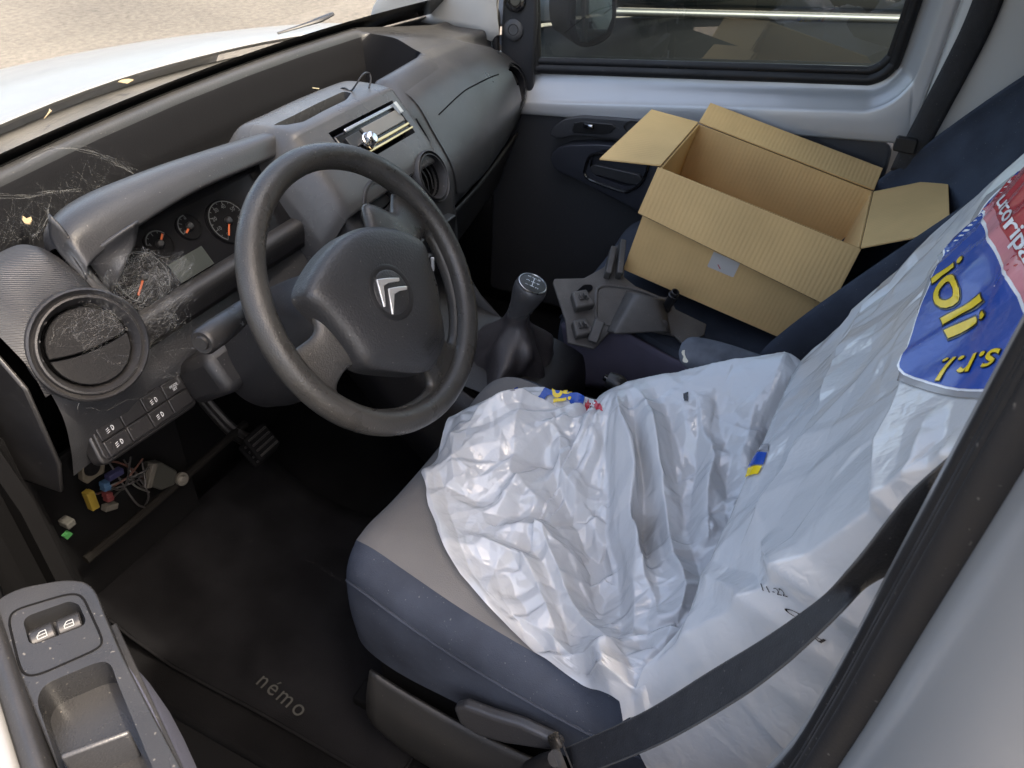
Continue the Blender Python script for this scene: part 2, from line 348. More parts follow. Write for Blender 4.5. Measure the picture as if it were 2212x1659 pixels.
# driver-side door pillar: flange, double rubber seal, silver panel
def bp(z):
    k = max(0, (1.0-z))*.9; k2 = k*k*1.2
    return [(-.685, -.640+k2, z), (-.697, -.6165+k2, z), (-.7005, -.6135+k2, z), (-.709, -.617+k2, z)]
ZS = (.42, .62, .80, .92, 1.05, 1.2, 1.4, 1.72)
pil = loft('door_pillar', [bp(z)+[(-.720, -.640+max(0, 1-z)**2, z), (-.745, -.646+max(0, 1-z)**2, z), (-.758, -.631+max(0, 1-z)**2, z), (-.775, -.628+max(0, 1-z)**2, z), (-.805, -.634+max(0, 1-z)**2, z), (-.835, -.662+max(0, 1-z)**2, z), (-.852, -.72, z), (-.858, -.9, z), (-.858, -1.25, z)] for z in ZS], M_silver, van, 4, 5, thick=.004)
def sealp(pts):
    return [[(a, b+.9*1.2*max(0, 1-z)**2*.95, z+dz) for a, b, dz in pts] for z in ZS]
loft('rubber_seal', sealp([(-.708, -.632, 0), (-.7085, -.617, 0), (-.712, -.612, 0), (-.718, -.612, 0), (-.722, -.6175, 0), (-.726, -.618, 0), (-.730, -.6125, 0), (-.735, -.612, 0), (-.7375, -.616, 0), (-.7405, -.6115, 0), (-.744, -.6125, 0), (-.7465, -.610, 0), (-.750, -.6100, 0), (-.7525, -.6125, 0), (-.756, -.6120, 0), (-.761, -.619, 0), (-.763, -.640, 0)]), M_rubber, pil, 4, 3)
# wiper resting on the cowl
wp = tube('wiper', [at(600, 72, z=1.075), at(655, 55, z=1.085), at(690, 43, z=1.09), at(718, 30, z=1.095)], [.004, .006, .010, .007], M_blackp, van, 8, 6, flat=.6)
for p_, s_ in (((330, 212), 1.5), ((275, 178), 1.2), ((100, 245), 2.2)):
    c_ = at(*p_, z=1.04); V = [c_+np.array([rng.uniform(-.012, .012)*s_, rng.uniform(-.012, .012)*s_, rng.uniform(0, .006)]) for _ in range(5)]
    q = np.mean(V, 0); V.sort(key=lambda v: math.atan2(v[1]-q[1], v[0]-q[0]))
    lf = prism('dry_leaf', V, (0, 0, .0012), leafm)
    tag(lf, {330: 'curled tan leaf on the cowl, the one nearest the wiper', 275: 'small tan leaf lying under the windscreen base line', 100: 'broad tan leaf scrap at the cowl end beside the driver'}[p_[0]], 'leaf', group='dry leaves on the cowl')
# ------------------------------------------------------------------ dark car parked alongside, seen through the passenger window
nA, nB = at(1330, 25, z=.955), at(1930, 40, z=.955); nD = unit(nB-nA); nO = np.array([nD[1], -nD[0], 0.]); nO = nO if nO[0] < 0 else -nO
nb = thing('parked_car', 'dark car with a bright chrome strip parked beyond the passenger window', 'car', tuple(np.array([nA[0], nA[1], 0])+nD*.6-nO*.8))
M_nb = mat('neighbour_paint', (.010, .011, .013), .5, spec=.2)
M_nbglass = mat('neighbour_glass', (.008, .010, .010), .12, spec=.35)
def nq(s_, o_, z): return np.array([nA[0], nA[1], 0])+nD*s_+nO*o_+np.array([0, 0, z])
def nbs(s_):
    e = max(0, .35-s_); return [nq(s_, -.10-.3*e*e, .22), nq(s_, -.01-.3*e*e, .45), nq(s_, .02-.3*e*e, .70), nq(s_, .0-.4*e*e, .92-.25*e*e), nq(s_, -.015-.4*e*e, .95-.25*e*e)]
loft('body_side', [nbs(y) for y in (-.55, -.2, .1, .5, 1.5, 2.4, 3.2)], M_nb, nb, 3, 4, thick=.02)
loft('chrome_strip', [[nq(y, .004, .942), nq(y, .012, .95), nq(y, .010, .960), nq(y, -.002, .966)] for y in (-.02, .6, 1.4, 2.4)], M_strip, nb, 2, 4)
loft('side_window', [[nq(y, -.010, .966), nq(y, -.07, 1.18), nq(y, -.22, 1.44)] for y in (.0, .8, 1.6, 2.4)], M_nbglass, nb, 2, 4, thick=.01)
loft('roof', [[nq(y, -.22, 1.44), nq(y, -.7, 1.52), nq(y, -1.4, 1.44)] for y in (.5, 1.5, 2.6)], M_nb, nb, 2, 4, thick=.01)
loft('bonnet', [[nq(.02, -.01, .95), nq(.02, -.8, 1.0), nq(.02, -1.6, .95)], [nq(-.3, -.15, .88), nq(-.3, -.8, .93), nq(-.3, -1.5, .88)], [nq(-.55, -.4, .80), nq(-.55, -.8, .82), nq(-.55, -1.4, .8)]], M_nb, nb, 4, 4, thick=.01)
for yy in (.15, 2.7):
    wh = lathe('wheel', [(0, .01), (.20, .01), (.21, -.02), (.29, -.02), (.31, .02), (.31, .2)], nq(yy, .02, .31), nO, M_rubber, nb, 32)
    lathe('hub_cap', [(0, .02), (.06, .022), (.19, .008), (.2, 0)], nq(yy, .03, .31), nO, M_steel, wh, 24)
# ================================================================== dashboard
dash = thing('dashboard', 'dusty dark grey dashboard with instrument hood, radio pod, round vents and glovebox', 'dashboard', (0, .35, .9))
def dp(x):
    W = wsy(x)
    head = [(W+.02, 1.085), (W-.004, 1.108), (W-.026, 1.118), (W-.050, 1.112)]
    if x < .337: head += [(W-.057, 1.05), (W-.062, .985), (.395, .975)]
    else: head += [(W-.10, 1.112), (W-.13, 1.110), (.385-.12*max(0, x-.5), 1.096-.25*max(0, x-.5))]
    T = {-.69: [(.372, 1.045), (.30, 1.045), (.262, 1.00), (.245, .94), (.255, .88), (.275, .82)],
         -.60: [(.372, 1.045), (.30, 1.048), (.262, 1.01), (.250, .95), (.258, .88), (.278, .82)],
         -.55: [(.37, 1.045), (.345, 1.02), (.330, .99), (.30, .92), (.275, .87), (.285, .82)],
         -.35: [(.37, 1.045), (.345, 1.02), (.330, .99), (.30, .92), (.275, .87), (.290, .82)],
         -.19: [(.37, 1.045), (.345, 1.02), (.325, .99), (.28, .93), (.25, .87), (.26, .80)],
         -.145: [(.38, 1.05), (.31, 1.045), (.258, 1.0), (.205, .95), (.182, .88), (.175, .79)],
         0: [(.38, 1.05), (.31, 1.045), (.252, 1.0), (.196, .95), (.172, .88), (.165, .79)],
         .14: [(.36, 1.07), (.275, 1.055), (.245, 1.0), (.198, .95), (.176, .88), (.168, .79)],
         .165: [(.36, 1.083), (.285, 1.058), (.240, 1.0), (.200, .94), (.192, .875), (.215, .835)],
         .33: [(.37, 1.086), (.30, 1.062), (.250, 1.01), (.212, .94), (.212, .875), (.24, .835)],
         .345: [(.365, 1.090), (.30, 1.062), (.250, 1.01), (.212, .94), (.212, .875), (.24, .835)],
         .50: [(.36, 1.080), (.305, 1.05), (.262, 1.00), (.232, .94), (.240, .885), (.265, .845)],
         .60: [(.335, 1.05), (.300, 1.025), (.272, .99), (.255, .94), (.265, .895), (.285, .85)],
         .685: [(.325, 1.01), (.300, .99), (.285, .97), (.275, .93), (.285, .895), (.295, .85)]}
    low_ = .040*float(np.clip((x-.36)/.22, 0, 1))
    return [(x, a, b-(low_ if k_ < 6 else low_*.5 if k_ == 6 else 0)) for k_, (a, b) in enumerate(head+T[x])]
DX = [-.69, -.60, -.55, -.35, -.19, -.145, 0, .14, .165, .33, .345, .50, .60, .685]
secs = [dp(x) for x in DX]
Sd = np.array(secs)
def interp_sec(x):
    i = max(0, min(len(DX)-2, int(np.searchsorted(DX, x))-1)); t = (x-DX[i])/(DX[i+1]-DX[i]); return Sd[i]*(1-t)+Sd[i+1]*t
# monotone in x: linear between stations after a light resample keeps the hard steps at the recess end and the centre stack
fine = []
for a, b in zip(DX[:-1], DX[1:]):
    n_ = max(1, int(round((b-a)/.012)))
    for k in range(n_):
        t = k/n_; s_ = t*t*(3-2*t) if b-a < .06 else t
        fine.append(interp_sec(a)*(1-s_)+interp_sec(b-1e-6)*s_)
fine.append(Sd[-1])
shell = loft('dash_shell', fine, M_dash, dash, 1, 7, angle=60)
def punch(o, c, n, r):
    """open a round hole in a thin shell"""
    off = WL[o.name]; n = unit(n); bm = bmesh.new(); bm.from_mesh(o.data); kill = []
    for f_ in bm.faces:
        q = np.array(f_.calc_center_median())+off-np.array(c); h = q@n
        if abs(h) < .05 and np.linalg.norm(q-n*h) < r: kill.append(f_)
    bmesh.ops.delete(bm, geom=kill, context='FACES'); bm.to_mesh(o.data); bm.free()
# deep recess under the windscreen: its shade is put into a darker colour
M_recess_shade = mat('recess_shade', (.011, .011, .0125), .75, bump=.3, bscale=420, spec=.15)
shell.data.materials.append(M_recess_shade)
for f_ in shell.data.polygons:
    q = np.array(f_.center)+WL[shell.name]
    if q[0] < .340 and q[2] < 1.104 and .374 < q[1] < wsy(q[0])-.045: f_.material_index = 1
# lower dash skirt below the face, both sides
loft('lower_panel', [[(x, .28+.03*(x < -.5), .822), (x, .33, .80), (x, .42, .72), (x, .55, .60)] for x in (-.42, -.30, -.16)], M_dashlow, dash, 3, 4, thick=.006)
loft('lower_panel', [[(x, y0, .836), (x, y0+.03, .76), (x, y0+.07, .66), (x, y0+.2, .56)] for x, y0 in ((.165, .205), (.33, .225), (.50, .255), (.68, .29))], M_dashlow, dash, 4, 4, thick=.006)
tube('demister_slot', [(x, wsy(x)-.030, 1.1178) for x in np.linspace(-.66, .34, 24)], .0028, M_void, dash, 6, 2, flat=.5)
# ------------------------------------------------------------------ instrument hood
hood = []
for x, bk, tp, lp in ((-.578, (.338, 1.075), (.315, 1.085), (.285, 1.060)), (-.565, (.350, 1.098), (.325, 1.107), (.285, 1.078)), (-.50, (.372, 1.104), (.335, 1.117), (.288, 1.088)), (-.38, (.392, 1.090), (.345, 1.112), (.300, 1.090)), (-.26, (.372, 1.090), (.345, 1.100), (.310, 1.080)), (-.17, (.352, 1.088), (.340, 1.092), (.318, 1.072))):
    hood.append([(x, bk[0]+.02, 1.035), (x, bk[0]+.008, bk[1]-.02), (x, bk[0], bk[1]), (x, tp[0], tp[1]), (x, (tp[0]+lp[0])/2-.004, (tp[1]+lp[1])/2+.008), (x, lp[0], lp[1]), (x, lp[0]-.001, lp[1]-.008), (x, lp[0]+.012, lp[1]-.014), (x, lp[0]+.04, lp[1]-.012)])
hd = loft('instrument_hood', hood, M_dash, dash, 6, 4, angle=50)
# left end cheek of the hood and ribbed corner
loft('hood_cheek', [[at(103, 463, x=-.5760), at(110, 520, x=-.580), at(150, 573, x=-.581), at(200, 626, x=-.576), at(236, 660, x=-.570)], [at(140, 500, x=-.572), at(148, 540, x=-.575), at(172, 575, x=-.574), at(212, 615, x=-.568), at(245, 650, x=-.562)], [at(178, 552, x=-.564), at(184, 566, x=-.564), at(200, 588, x=-.563), at(226, 618, x=-.560), at(252, 645, x=-.555)]], M_dash, dash, 4, 4, thick=.003)
loft('cluster_cheek', [[at(180, 556, x=-.564), at(240, 516, x=-.535), at(300, 479, x=-.50)], [at(205, 585, x=-.558), at(250, 545, x=-.532), at(298, 500, x=-.500)], [at(240, 640, x=-.550), at(262, 590, x=-.538), at(292, 530, x=-.508)]], M_dash, dash, 4, 4, thick=.003)
def ribbed():
    N, L, p = nodes(M_ribbed); tc = N.new('ShaderNodeTexCoord'); w = N.new('ShaderNodeTexWave'); w.inputs['Scale'].default_value = 130; w.bands_direction = 'DIAGONAL'; L.new(tc.outputs['Object'], w.inputs[0])
    b = N.new('ShaderNodeBump'); b.inputs['Strength'].default_value = .7; b.inputs['Distance'].default_value = .0012; L.new(w.outputs[1], b.inputs['Height']); L.new(b.outputs[0], p.inputs['Normal'])
ribbed()
loft('ribbed_corner', [[(x, .395, 1.035-.2*k), (x, .382, 1.072-.2*k), (x, .350, 1.091-.25*k), (x, .308, 1.084-.3*k), (x, .268, 1.052-.3*k), (x, .250, 1.012-.1*k), (x, .244, .970)] for x, k in ((-.700, .08), (-.665, .01), (-.63, 0), (-.60, 0), (-.583, .04))], M_ribbed, dash, 4, 4, thick=.004)
# ------------------------------------------------------------------ instrument cluster
cn = unit((0, -.80, .60)); cX = np.array([1., 0, 0]); cY = np.cross(cn, cX)
co = np.array([-.375, .318, 1.015])
def cpt(px, py, h=0.): q = onplane(px, py, co+cn*h, cn)-co; return q@cX, q@cY
face = prism('instrument_cluster', [co+cX*a+cY*b for a, b in rpoly([(-.20, -.055), (.205, -.055), (.205, .062), (-.195, .066)], .03)], -cn*.02, M_gloss, dash)
face['label'] = 'black instrument cluster with four gauges and a small display'
def ring_scale(g, x, y, r, a0, a1, n, labels, lr, ls):
    g.arc(x, y, r, .0014, a0, a1, 40)
    for k in range(n+1):
        t = a0+(a1-a0)*k/n; L_ = .006 if k % 2 == 0 else .0035
        g.line((x+(r-.001)*math.cos(t), y+(r-.001)*math.sin(t)), (x+(r-L_)*math.cos(t), y+(r-L_)*math.sin(t)), .0010)
    for k, s_ in enumerate(labels):
        t = a0+(a1-a0)*k/(len(labels)-1) if len(labels) > 1 else a0; g.text(s_, x+lr*math.cos(t), y+lr*math.sin(t), ls)
def gauge(px, py, r, a0, a1, n, labels, needle, ls=.0085):
    x, y = cpt(px, py, .002); O = co+cn*.002
    d = lathe('gauge', [(0, 0), (r*1.04, 0), (r*1.06, .0015), (r*1.10, .0015), (r*1.12, -.003)], O+cX*x+cY*y, cn, M_void, face, 40)
    g = Flat(O+cn*.0018, cX, cY); ring_scale(g, x, y, r, a0, a1, n, labels, r*.72, ls); g.build('gauge_markings', M_dim, face)
    e = Flat(O+cn*.004, cX, cY); e.line((x, y), (x+r*.8*math.cos(needle), y+r*.8*math.sin(needle)), .0028); e.build('gauge_needle', M_orange, face)
    lathe('needle_hub', [(0, .007), (.004, .0065), (.006, .004), (.006, 0)], O+cX*x+cY*y, cn, M_blackp, face, 20)
gauge(492, 478, .031, rad(228), rad(-48), 14, ['0', '10', '20', '30', '40', '50', '60', '70'], rad(228))
gauge(308, 600, .036, rad(228), rad(-48), 18, ['20', '40', '60', '80', '100', '120', '140', '160', '180'], rad(215))
gauge(408, 490, .017, rad(200), rad(80), 4, ['C', 'H'], rad(205), .006)
gauge(344, 528, .019, rad(160), rad(30), 4, ['E', 'F'], rad(40), .006)
lx, ly = cpt(412, 572)
prism('lcd_screen', [co+cn*.003+cX*(lx+a)+cY*(ly+b) for a, b in ((-.032, -.015), (.032, -.015), (.032, .015), (-.032, .015))], -cn*.002, M_lcd, face)
# bezel strip below the cluster
loft('cluster_bezel', [[co+cX*x+cY*-.052+cn*.000, co+cX*x+cY*-.060+cn*.012, co+cX*x+cY*-.075+cn*.014, co+cX*x+cY*-.10-cn*.01] for x in (-.20, -.1, 0, .1, .205)], M_dashlow, dash, 3, 4, thick=.003)
# ------------------------------------------------------------------ centre pod with tray and radio
rn = unit((0, -.70, .714)); rX = np.array([1., 0, 0]); rY = np.cross(rn, rX)
podp = [(.418, 1.03), (.416, 1.060), (.410, 1.082), (.398, 1.092), (.375, 1.097), (.330, 1.0995), (.302, 1.0985), (.292, 1.0945), (.286, 1.088), (.262, 1.0625), (.238, 1.037), (.214, 1.008), (.204, .988), (.206, .975), (.25, .965)]
pods = [[(x, a+da, b+db) for a, b in podp] for x, da, db in ((-.205, .030, -.065), (-.190, .016, -.038), (-.176, .007, -.016), (-.165, .002, -.004), (-.15, 0, 0), (-.10, 0, .0), (-.05, 0, .001), (.0, 0, .001), (.05, 0, .0), (.10, 0, -.002), (.118, .001, -.005), (.127, .004, -.011), (.132, .010, -.022))]
pod = loft('radio_pod', pods, M_pod, dash, 3, 4, caps=True, angle=40)
rc = np.array([0., .257, 1.055])
cut1 = box('c1', rc+rn*.0, (.192, .068, .09), M_void, None, 0, (rX, rY, rn))
cut2 = prism('c2', [at(a, b, z=1.098)+np.array([0, 0, -.035]) for a, b in rpoly([np.array(q) for q in ((590, 272), (742, 199), (760, 203), (748, 219), (690, 247), (655, 265), (622, 272))], 5, 3)], (0, 0, .09), M_void)
cut(pod, cut1, cut2)
tube('pod_seam', [(-.135, .300, .975), (-.10, .214, .978), (-.04, .2035, .982), (.04, .2035, .982), (.10, .2065, .984), (.128, .222, 1.0), (.134, .255, 1.04)], .0016, M_void, dash, 6, 6)

radio = box('car_radio', rc-rn*.014, (.180, .052, .03), M_gloss, dash, .003, (rX, rY, rn))
radio['label'] = 'single slot car radio with missing front corners and chrome volume knob'
M_brass = mat('warm_metal_strip', (.80, .60, .32), .22, metal=1.)
M_grey2 = mat('radio_grey', (.16, .155, .14), .35, rvar=.1)
box('radio_sleeve', rc-rn*.030, (.191, .067, .002), M_void, radio, 0, (rX, rY, rn))
for a, b, w_, h_, mm, nm in ((.012, .0245, .150, .006, M_steel, 'top_strip'), (.030, .004, .112, .024, M_grey2, 'display'), (.03, -.0155, .118, .0055, M_brass, 'metal_strip'), (.012, -.0245, .160, .0045, M_brass, 'metal_strip'), (-.055, .003, .040, .022, M_blackp, 'button_panel')):
    box(nm, rc+rX*a+rY*b+rn*.003, (w_, h_, .006), mm, radio, .0012, (rX, rY, rn))
lathe('volume_knob', [(0, .016), (.008, .0165), (.0105, .015), (.0115, .012), (.0125, .006), (.0145, .005), (.0145, 0)], rc+rX*-.033+rY*-.009+rn*.005, rn, M_chrome, radio, 32)
box('eject_tab', rc+rX*.086+rY*.016+rn*.008, (.009, .022, .008), mat('pale_tab', (.4, .43, .43), .4), radio, .001, (rX, rY, rn))
# ------------------------------------------------------------------ vents
M_flap = mat('vent_flap_plastic', (.007, .007, .0075), .6, spec=.2, bump=.3, bscale=420)
def vent(c, n, r, name='air_vent', flap=True, dark=False, tilt=0.):
    n = unit(n); a, b, n = frame_from(n)
    v = lathe(name, [(r*1.17, -.014), (r*1.15, .000), (r*1.11, .002), (r*1.06, -.003), (r*1.03, -.004), (r*1.0, .001), (r*.96, .0015), (r*.91, -.004), (r*.85, -.014), (r*.80, -.024)], c, n, M_dashlow, dash, 48)
    lathe('vent_well', [(0, -.034), (r*.81, -.034), (r*.83, -.014)], c, n, M_void, v, 32)
    if flap:
        fn = unit(n+b*.12+a*tilt); fa, fb, fn = frame_from(fn)
        for sgn in (1, -1):
            P = []
            for k in range(15):
                t = math.pi*k/14; P.append(np.array(c)+fn*-.010+(fa*math.cos(t)+sgn*fb*math.sin(t))*r*.78+sgn*fb*.0015)
            q = [np.array(c)+fn*-.010+fa*x+fb*(sgn*.0015-.10*r*(1-(x/(r*.78))**2)) for x in np.linspace(-r*.74, r*.74, 9)]
            prism('vent_flap', P+q, -fn*.004, M_flap, v, .0012)
    else:
        for x in (-.3, .05, .4):
            tube('vent_rib', [np.array(c)-n*.024+a*r*x-b*r*.6, np.array(c)-n*.020+a*r*(x+.06), np.array(c)-n*.024+a*r*x+b*r*.6], .0012, M_blackp, v, 6, 5)
    return v
VL = at(190, 745, x=-.632)
RB = [o for o in dash.children if o.name.startswith('ribbed_corner')][0]
CH = [o for o in dash.children if o.name.startswith('hood_cheek')][0]
nL = unit((-.22, -.86, .44)); VLc = VL+nL*.011; RB.modifiers.clear()
vent(VLc, nL, .058, tilt=-.05)
for o in (shell, RB, CH): punch(o, VLc, nL, .056)
VC1, VC2 = np.array([-.080, .200, .962]), np.array([.078, .195, .958])
for c_, n_, r_, fl_ in ((VC1, (-.05, -.88, .42), .042, True), (VC2, (.05, -.88, .42), .042, False), (at(1095, 185, x=.632), (-.42, -.85, .25), .046, True)):
    n_ = unit(n_); vent(c_+n_*.010, n_, r_, flap=fl_); punch(shell, c_, n_, r_*1.02)
# ------------------------------------------------------------------ glovebox lid seams (raised lid set proud of the shell)
def shell_pt(x, s, off):
    """point on the passenger dash face; s runs 0 at the crest to 1 at the lower edge"""
    P = cr(interp_sec(x)[7:13], 8); q = s*(len(P)-1); i = min(int(q), len(P)-2); t = q-i
    p = P[i]*(1-t)+P[i+1]*t; T = unit(P[i+1]-P[i]); n = np.array([0, T[2], -T[1]]); n = n if n[1] < 0 else -n
    return p+n*off
lid = []
for x in np.linspace(.172, .585, 20):
    u_ = (x-.172)/.413; s0 = .05+.10*max(0, u_-.75)**2*8; s1 = .80-.06*max(0, .12-u_)*8
    lid.append([shell_pt(x, s0, -.004)]+[shell_pt(x, s, .003) for s in np.linspace(s0+.015, s1, 12)]+[shell_pt(x, s1+.015, -.004)])
loft('glovebox_lid', lid, M_dash, dash, 1, 1, angle=50)
tube('lid_seam', [shell_pt(x, .34-.02*math.sin((x-.2)*6), .0032) for x in np.linspace(.215, .52, 8)], .0014, M_void, dash, 6, 3)
OPEN.update(['scuff_marks'])
# ------------------------------------------------------------------ centre stack lower part and console
climate = prism('climate_panel', [np.array([a, .166+.0*b, .845+b])+np.array([0, -.006-.09*b, 0]) for a, b in rpoly([(-.10, -.06), (.10, -.06), (.115, .035), (-.115, .035)], .012)], (0, .02, 0), M_blackp, dash, .003)
for a in (-.065, 0, .065):
    k_ = lathe('climate_knob', [(0, .020), (.014, .019), (.017, .015), (.018, 0)], (a, .168, .828), (0, -1, .1), M_dashlow, climate, 28)
    box('knob_pointer', (a, .146, .828), (.004, .006, .028), M_white, climate, .001)
g = Flat((0, .1585, .828), (1, 0, 0), (0, .1, 1))
for i_, s_ in enumerate('12340'):
    t = rad(200-i_*55); g.text(s_, .065+.027*math.cos(t), .027*math.sin(t), .010)
    g.text('•', -.065+.027*math.cos(t), .027*math.sin(t), .010)
g.build('climate_digits', M_white, climate)
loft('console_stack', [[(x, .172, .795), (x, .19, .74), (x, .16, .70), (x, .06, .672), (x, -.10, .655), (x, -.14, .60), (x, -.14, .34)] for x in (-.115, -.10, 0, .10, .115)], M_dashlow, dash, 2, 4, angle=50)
for sx in (-1, 1):
    OPEN.add('console_side'); loft('console_side', [[(sx*.115, .172, .795), (sx*.115, .06, .672), (sx*.115, -.14, .60)], [(sx*.13, .40, .75), (sx*.13, .1, .45), (sx*.13, -.14, .33)]], M_dashlow, dash, 3, 3, thick=.004)
# ------------------------------------------------------------------ switch panel beside the column
sn = unit((-.06, -.88, .44)); sO = (at(215, 950, x=-.645)+at(370, 850, x=-.512))/2; sX = unit(at(370, 850, x=-.512)-at(215, 950, x=-.645)); sn = unit(sn-sX*(sn@sX)); sY = np.cross(sn, sX)
sO = sO+sn*.014
sw = prism('switch_panel', [sO+sX*a+sY*b for a, b in rpoly([(-.092, -.030), (.092, -.032), (.088, .030), (-.088, .030)], .014)], -sn*.02, M_blackp, dash, .003)
rim_ = prism('switch_frame', [sO+sn*.002+sX*a+sY*b for a, b in rpoly([(-.086, -.025), (.086, -.027), (.082, .025), (-.082, .025)], .011)], -sn*.004, M_dashlow, sw, .0015)
for i_ in range(4):
    for j_ in range(2):
        box('switch_button', sO+sn*.003+sX*(-.060+.040*i_)+sY*(-.0115+.023*j_), (.0385, .0215, .006), M_dashlow, sw, .0012, (sX, sY, sn))
g = Flat(sO+sn*.0066, sX, sY)
for x, y in ((-.062, .010), (-.060, -.012), (.018, .010), (.016, -.012)):
    g.arc(x+.003, y, .0032, .0009, rad(-90), rad(90), 10); g.line((x+.003, y-.0032), (x+.003, y+.0032), .0009)
    for q in (-.0025, 0, .0025): g.line((x-.006, y+q-.001), (x-.001, y+q), .0008)
g.text('MODE', .060, .013, .0055); g.text('SET', .060, .008, .0055)
g.build('switch_symbols', M_white, sw)
# ------------------------------------------------------------------ open fuse box under the switches
fb = thing('fuse_box', 'open fuse box with coloured fuses and loose wires under the switch panel', 'fuse box', (-.6, .42, .55))
FY = .40
def fpt(px, py, dy=0.): return at(px, py, y=FY+dy)
box('mounting_plate', (fpt(250, 1080, .05)), (.30, .01, .30), M_void, fb, .002)
br = prism('bracket', [fpt(a, b) for a, b in ((166, 998), (185, 988), (215, 990), (228, 1004), (226, 1022), (212, 1030), (190, 1046), (180, 1040), (178, 1015))], (0, .012, 0), mat('bracket_beige', (.075, .065, .05), .6), fb, .002)
lathe('bracket_hole', [(0, 0), (.013, 0), (.014, -.004)], fpt(200, 1010, -.002), (0, -1, .2), M_void, br, 24)
FM = {'y': mat('yellow_plastic', (.17, .12, .015), .6), 'b': mat('blue_plastic', (.022, .06, .12), .6), 'r': mat('red_plastic', (.08, .014, .015), .6), 'g': mat('green_plastic', (.016, .09, .025), .6), 'v': mat('violet_plastic', (.016, .017, .055), .6), 'w': mat('ivory_plastic', (.055, .052, .045), .7)}
for (a, b), (c, d), w_, k in (((187, 1062), (201, 1098), .010, 'y'), ((194, 1060), (207, 1095), .006, 'y'), ((219, 1048), (232, 1042), .008, 'b'), ((221, 1056), (235, 1050), .008, 'b'), ((225, 1071), (238, 1065), .008, 'r'), ((228, 1079), (241, 1073), .008, 'r'), ((231, 1033), (262, 1015), .010, 'v'), ((318, 1052), (330, 1000), .010, 'w'), ((224, 1098), (250, 1090), .010, 'w')):
    p_, q_ = fpt(a, b, -.004), fpt(c, d, -.004); dd = q_-p_; ln = np.linalg.norm(dd); dd = dd/ln; nn = unit(np.cross(dd, (0, 1, 0)))
    f_ = box('fuse' if k in 'ybr' else 'connector', (p_+q_)/2, (ln, w_, .012), FM[k], fb, .001, (dd, nn, np.cross(dd, nn)))
cv = prism('relay_cover', [fpt(a, b) for a, b in ((330, 1003), (352, 1000), (384, 1018), (378, 1048), (350, 1060), (322, 1050))], (0, .02, 0), mat('relay_grey', (.03, .031, .028), .5), fb, .003)
lathe('screw_head', [(0, .006), (.006, .005), (.009, 0), (.012, 0), (.012, -.006)], fpt(395, 1035, -.004), (0, -1, .3), mat('dull_steel', (.18, .17, .15), .5, metal=.6), fb, 20)
for i_ in range(12):
    p_ = fpt(rng.uniform(200, 330), rng.uniform(985, 1020), rng.uniform(-.01, .03)); q_ = fpt(rng.uniform(190, 330), rng.uniform(1030, 1100), rng.uniform(0, .03)); mid = (p_+q_)/2+np.array([rng.uniform(-.02, .02), rng.uniform(-.03, 0), rng.uniform(-.02, .02)])
    tube('wire', [p_, mid, q_], .0016, rng.choice([M_blackp, M_blackp, M_blackp, mat('dull_wire', (.03, .028, .03), .6), mat('brown_wire', (.06, .025, .018), .6), mat('grey_wire', (.08, .08, .075), .6)]), fb, 6, 5)
tube('cross_bar', [at(185, 1210, y=.40), at(290, 1125, y=.40), at(400, 1030, y=.41), at(530, 915, y=.42)], .008, mat('dusty_bar', (.008, .0075, .007), .8, spec=.08), fb, 8, 4)
for a, b in ((112, 1008), (145, 1128)):
    box('hinge_clip', at(a, b, x=-.675), (.014, .02, .012), M_greytxt, fb, .002)
dc = prism('dust_cap', [at(a, b, y=.37) for a, b in ((138, 1160), (150, 1148), (158, 1153), (146, 1166))], (0, .006, 0), FM['g']); tag(dc, 'small bright green clip lying below the open fuse box', 'clip')
# door-side end panel of the dash, left of the vent
prism('end_panel', [(-.703, y, z) for y, z in ((.42, 1.04), (.30, 1.03), (.262, .98), (.262, .86), (.285, .80), (.42, .78))], (-.006, 0, 0), M_blackp, dash, .003)
# ================================================================== steering wheel
wc = np.array([-.401, -.007, 1.033]); th = rad(34.3); ph = rad(-15.5)
up0 = np.array([0, math.sin(th), math.cos(th)]); X0 = np.array([1., 0, 0]); wN = np.array([0, -math.cos(th), math.sin(th)])
wU = math.cos(ph)*up0+math.sin(ph)*X0; wX = math.cos(ph)*X0-math.sin(ph)*up0
def Wp(x, y, n=0.): return wc+wX*x+wU*y+wN*n
def zw(zx, zy, N=0.):
    q = onplane(zx*.4299+493.7, zy*.4299+274.3, wc+N*wN, wN)-wc; return np.array([q@wX, q@wU])
sw_ = thing('steering_wheel', 'worn dark grey steering wheel with a chrome double chevron emblem', 'steering wheel', tuple(wc-wN*.03))
V = []; NR, NS = 96, 16
for i in range(NR):
    t = 2*math.pi*i/NR; d = np.array([math.cos(t), math.sin(t)])
    for k in range(NS):
        s = 2*math.pi*k/NS; rr = .1735+.0165*math.cos(s); V.append(Wp(d[0]*rr, d[1]*rr, .0175*math.sin(s)))
obj('rim', V, gridfaces(NR, NS, True, True), M_wheel, sw_)
# spokes: plate in polar cells with two openings
angs = [-134, -120, -106, -93, -79, -64, -48, -32, -15, 0, 15, 32, 48, 64, 79, 93, 106, 120, 134]; rads_ = [.045, .090, .118, .138, .157, .1735]
hN = [.022, .019, .012, .005, .001, -.002]
V = []; F = []
for a in angs:
    t = rad(a)
    for r_, h in zip(rads_, hN):
        V.append(Wp(r_*math.sin(t), -r_*math.cos(t), h))
nr = len(rads_)
for i in range(len(angs)-1):
    for j in range(nr-1):
        mid = abs(angs[i]+angs[i+1])/2
        if 15 < mid < 79 and j in (2, 3): continue
        if mid > 106 and j > 1: continue
        F.append((i*nr+j, (i+1)*nr+j, (i+1)*nr+j+1, i*nr+j+1))
pl = obj('spokes', V, F, M_wheel, sw_); sol(pl, .020, -1); sub(pl, 2)
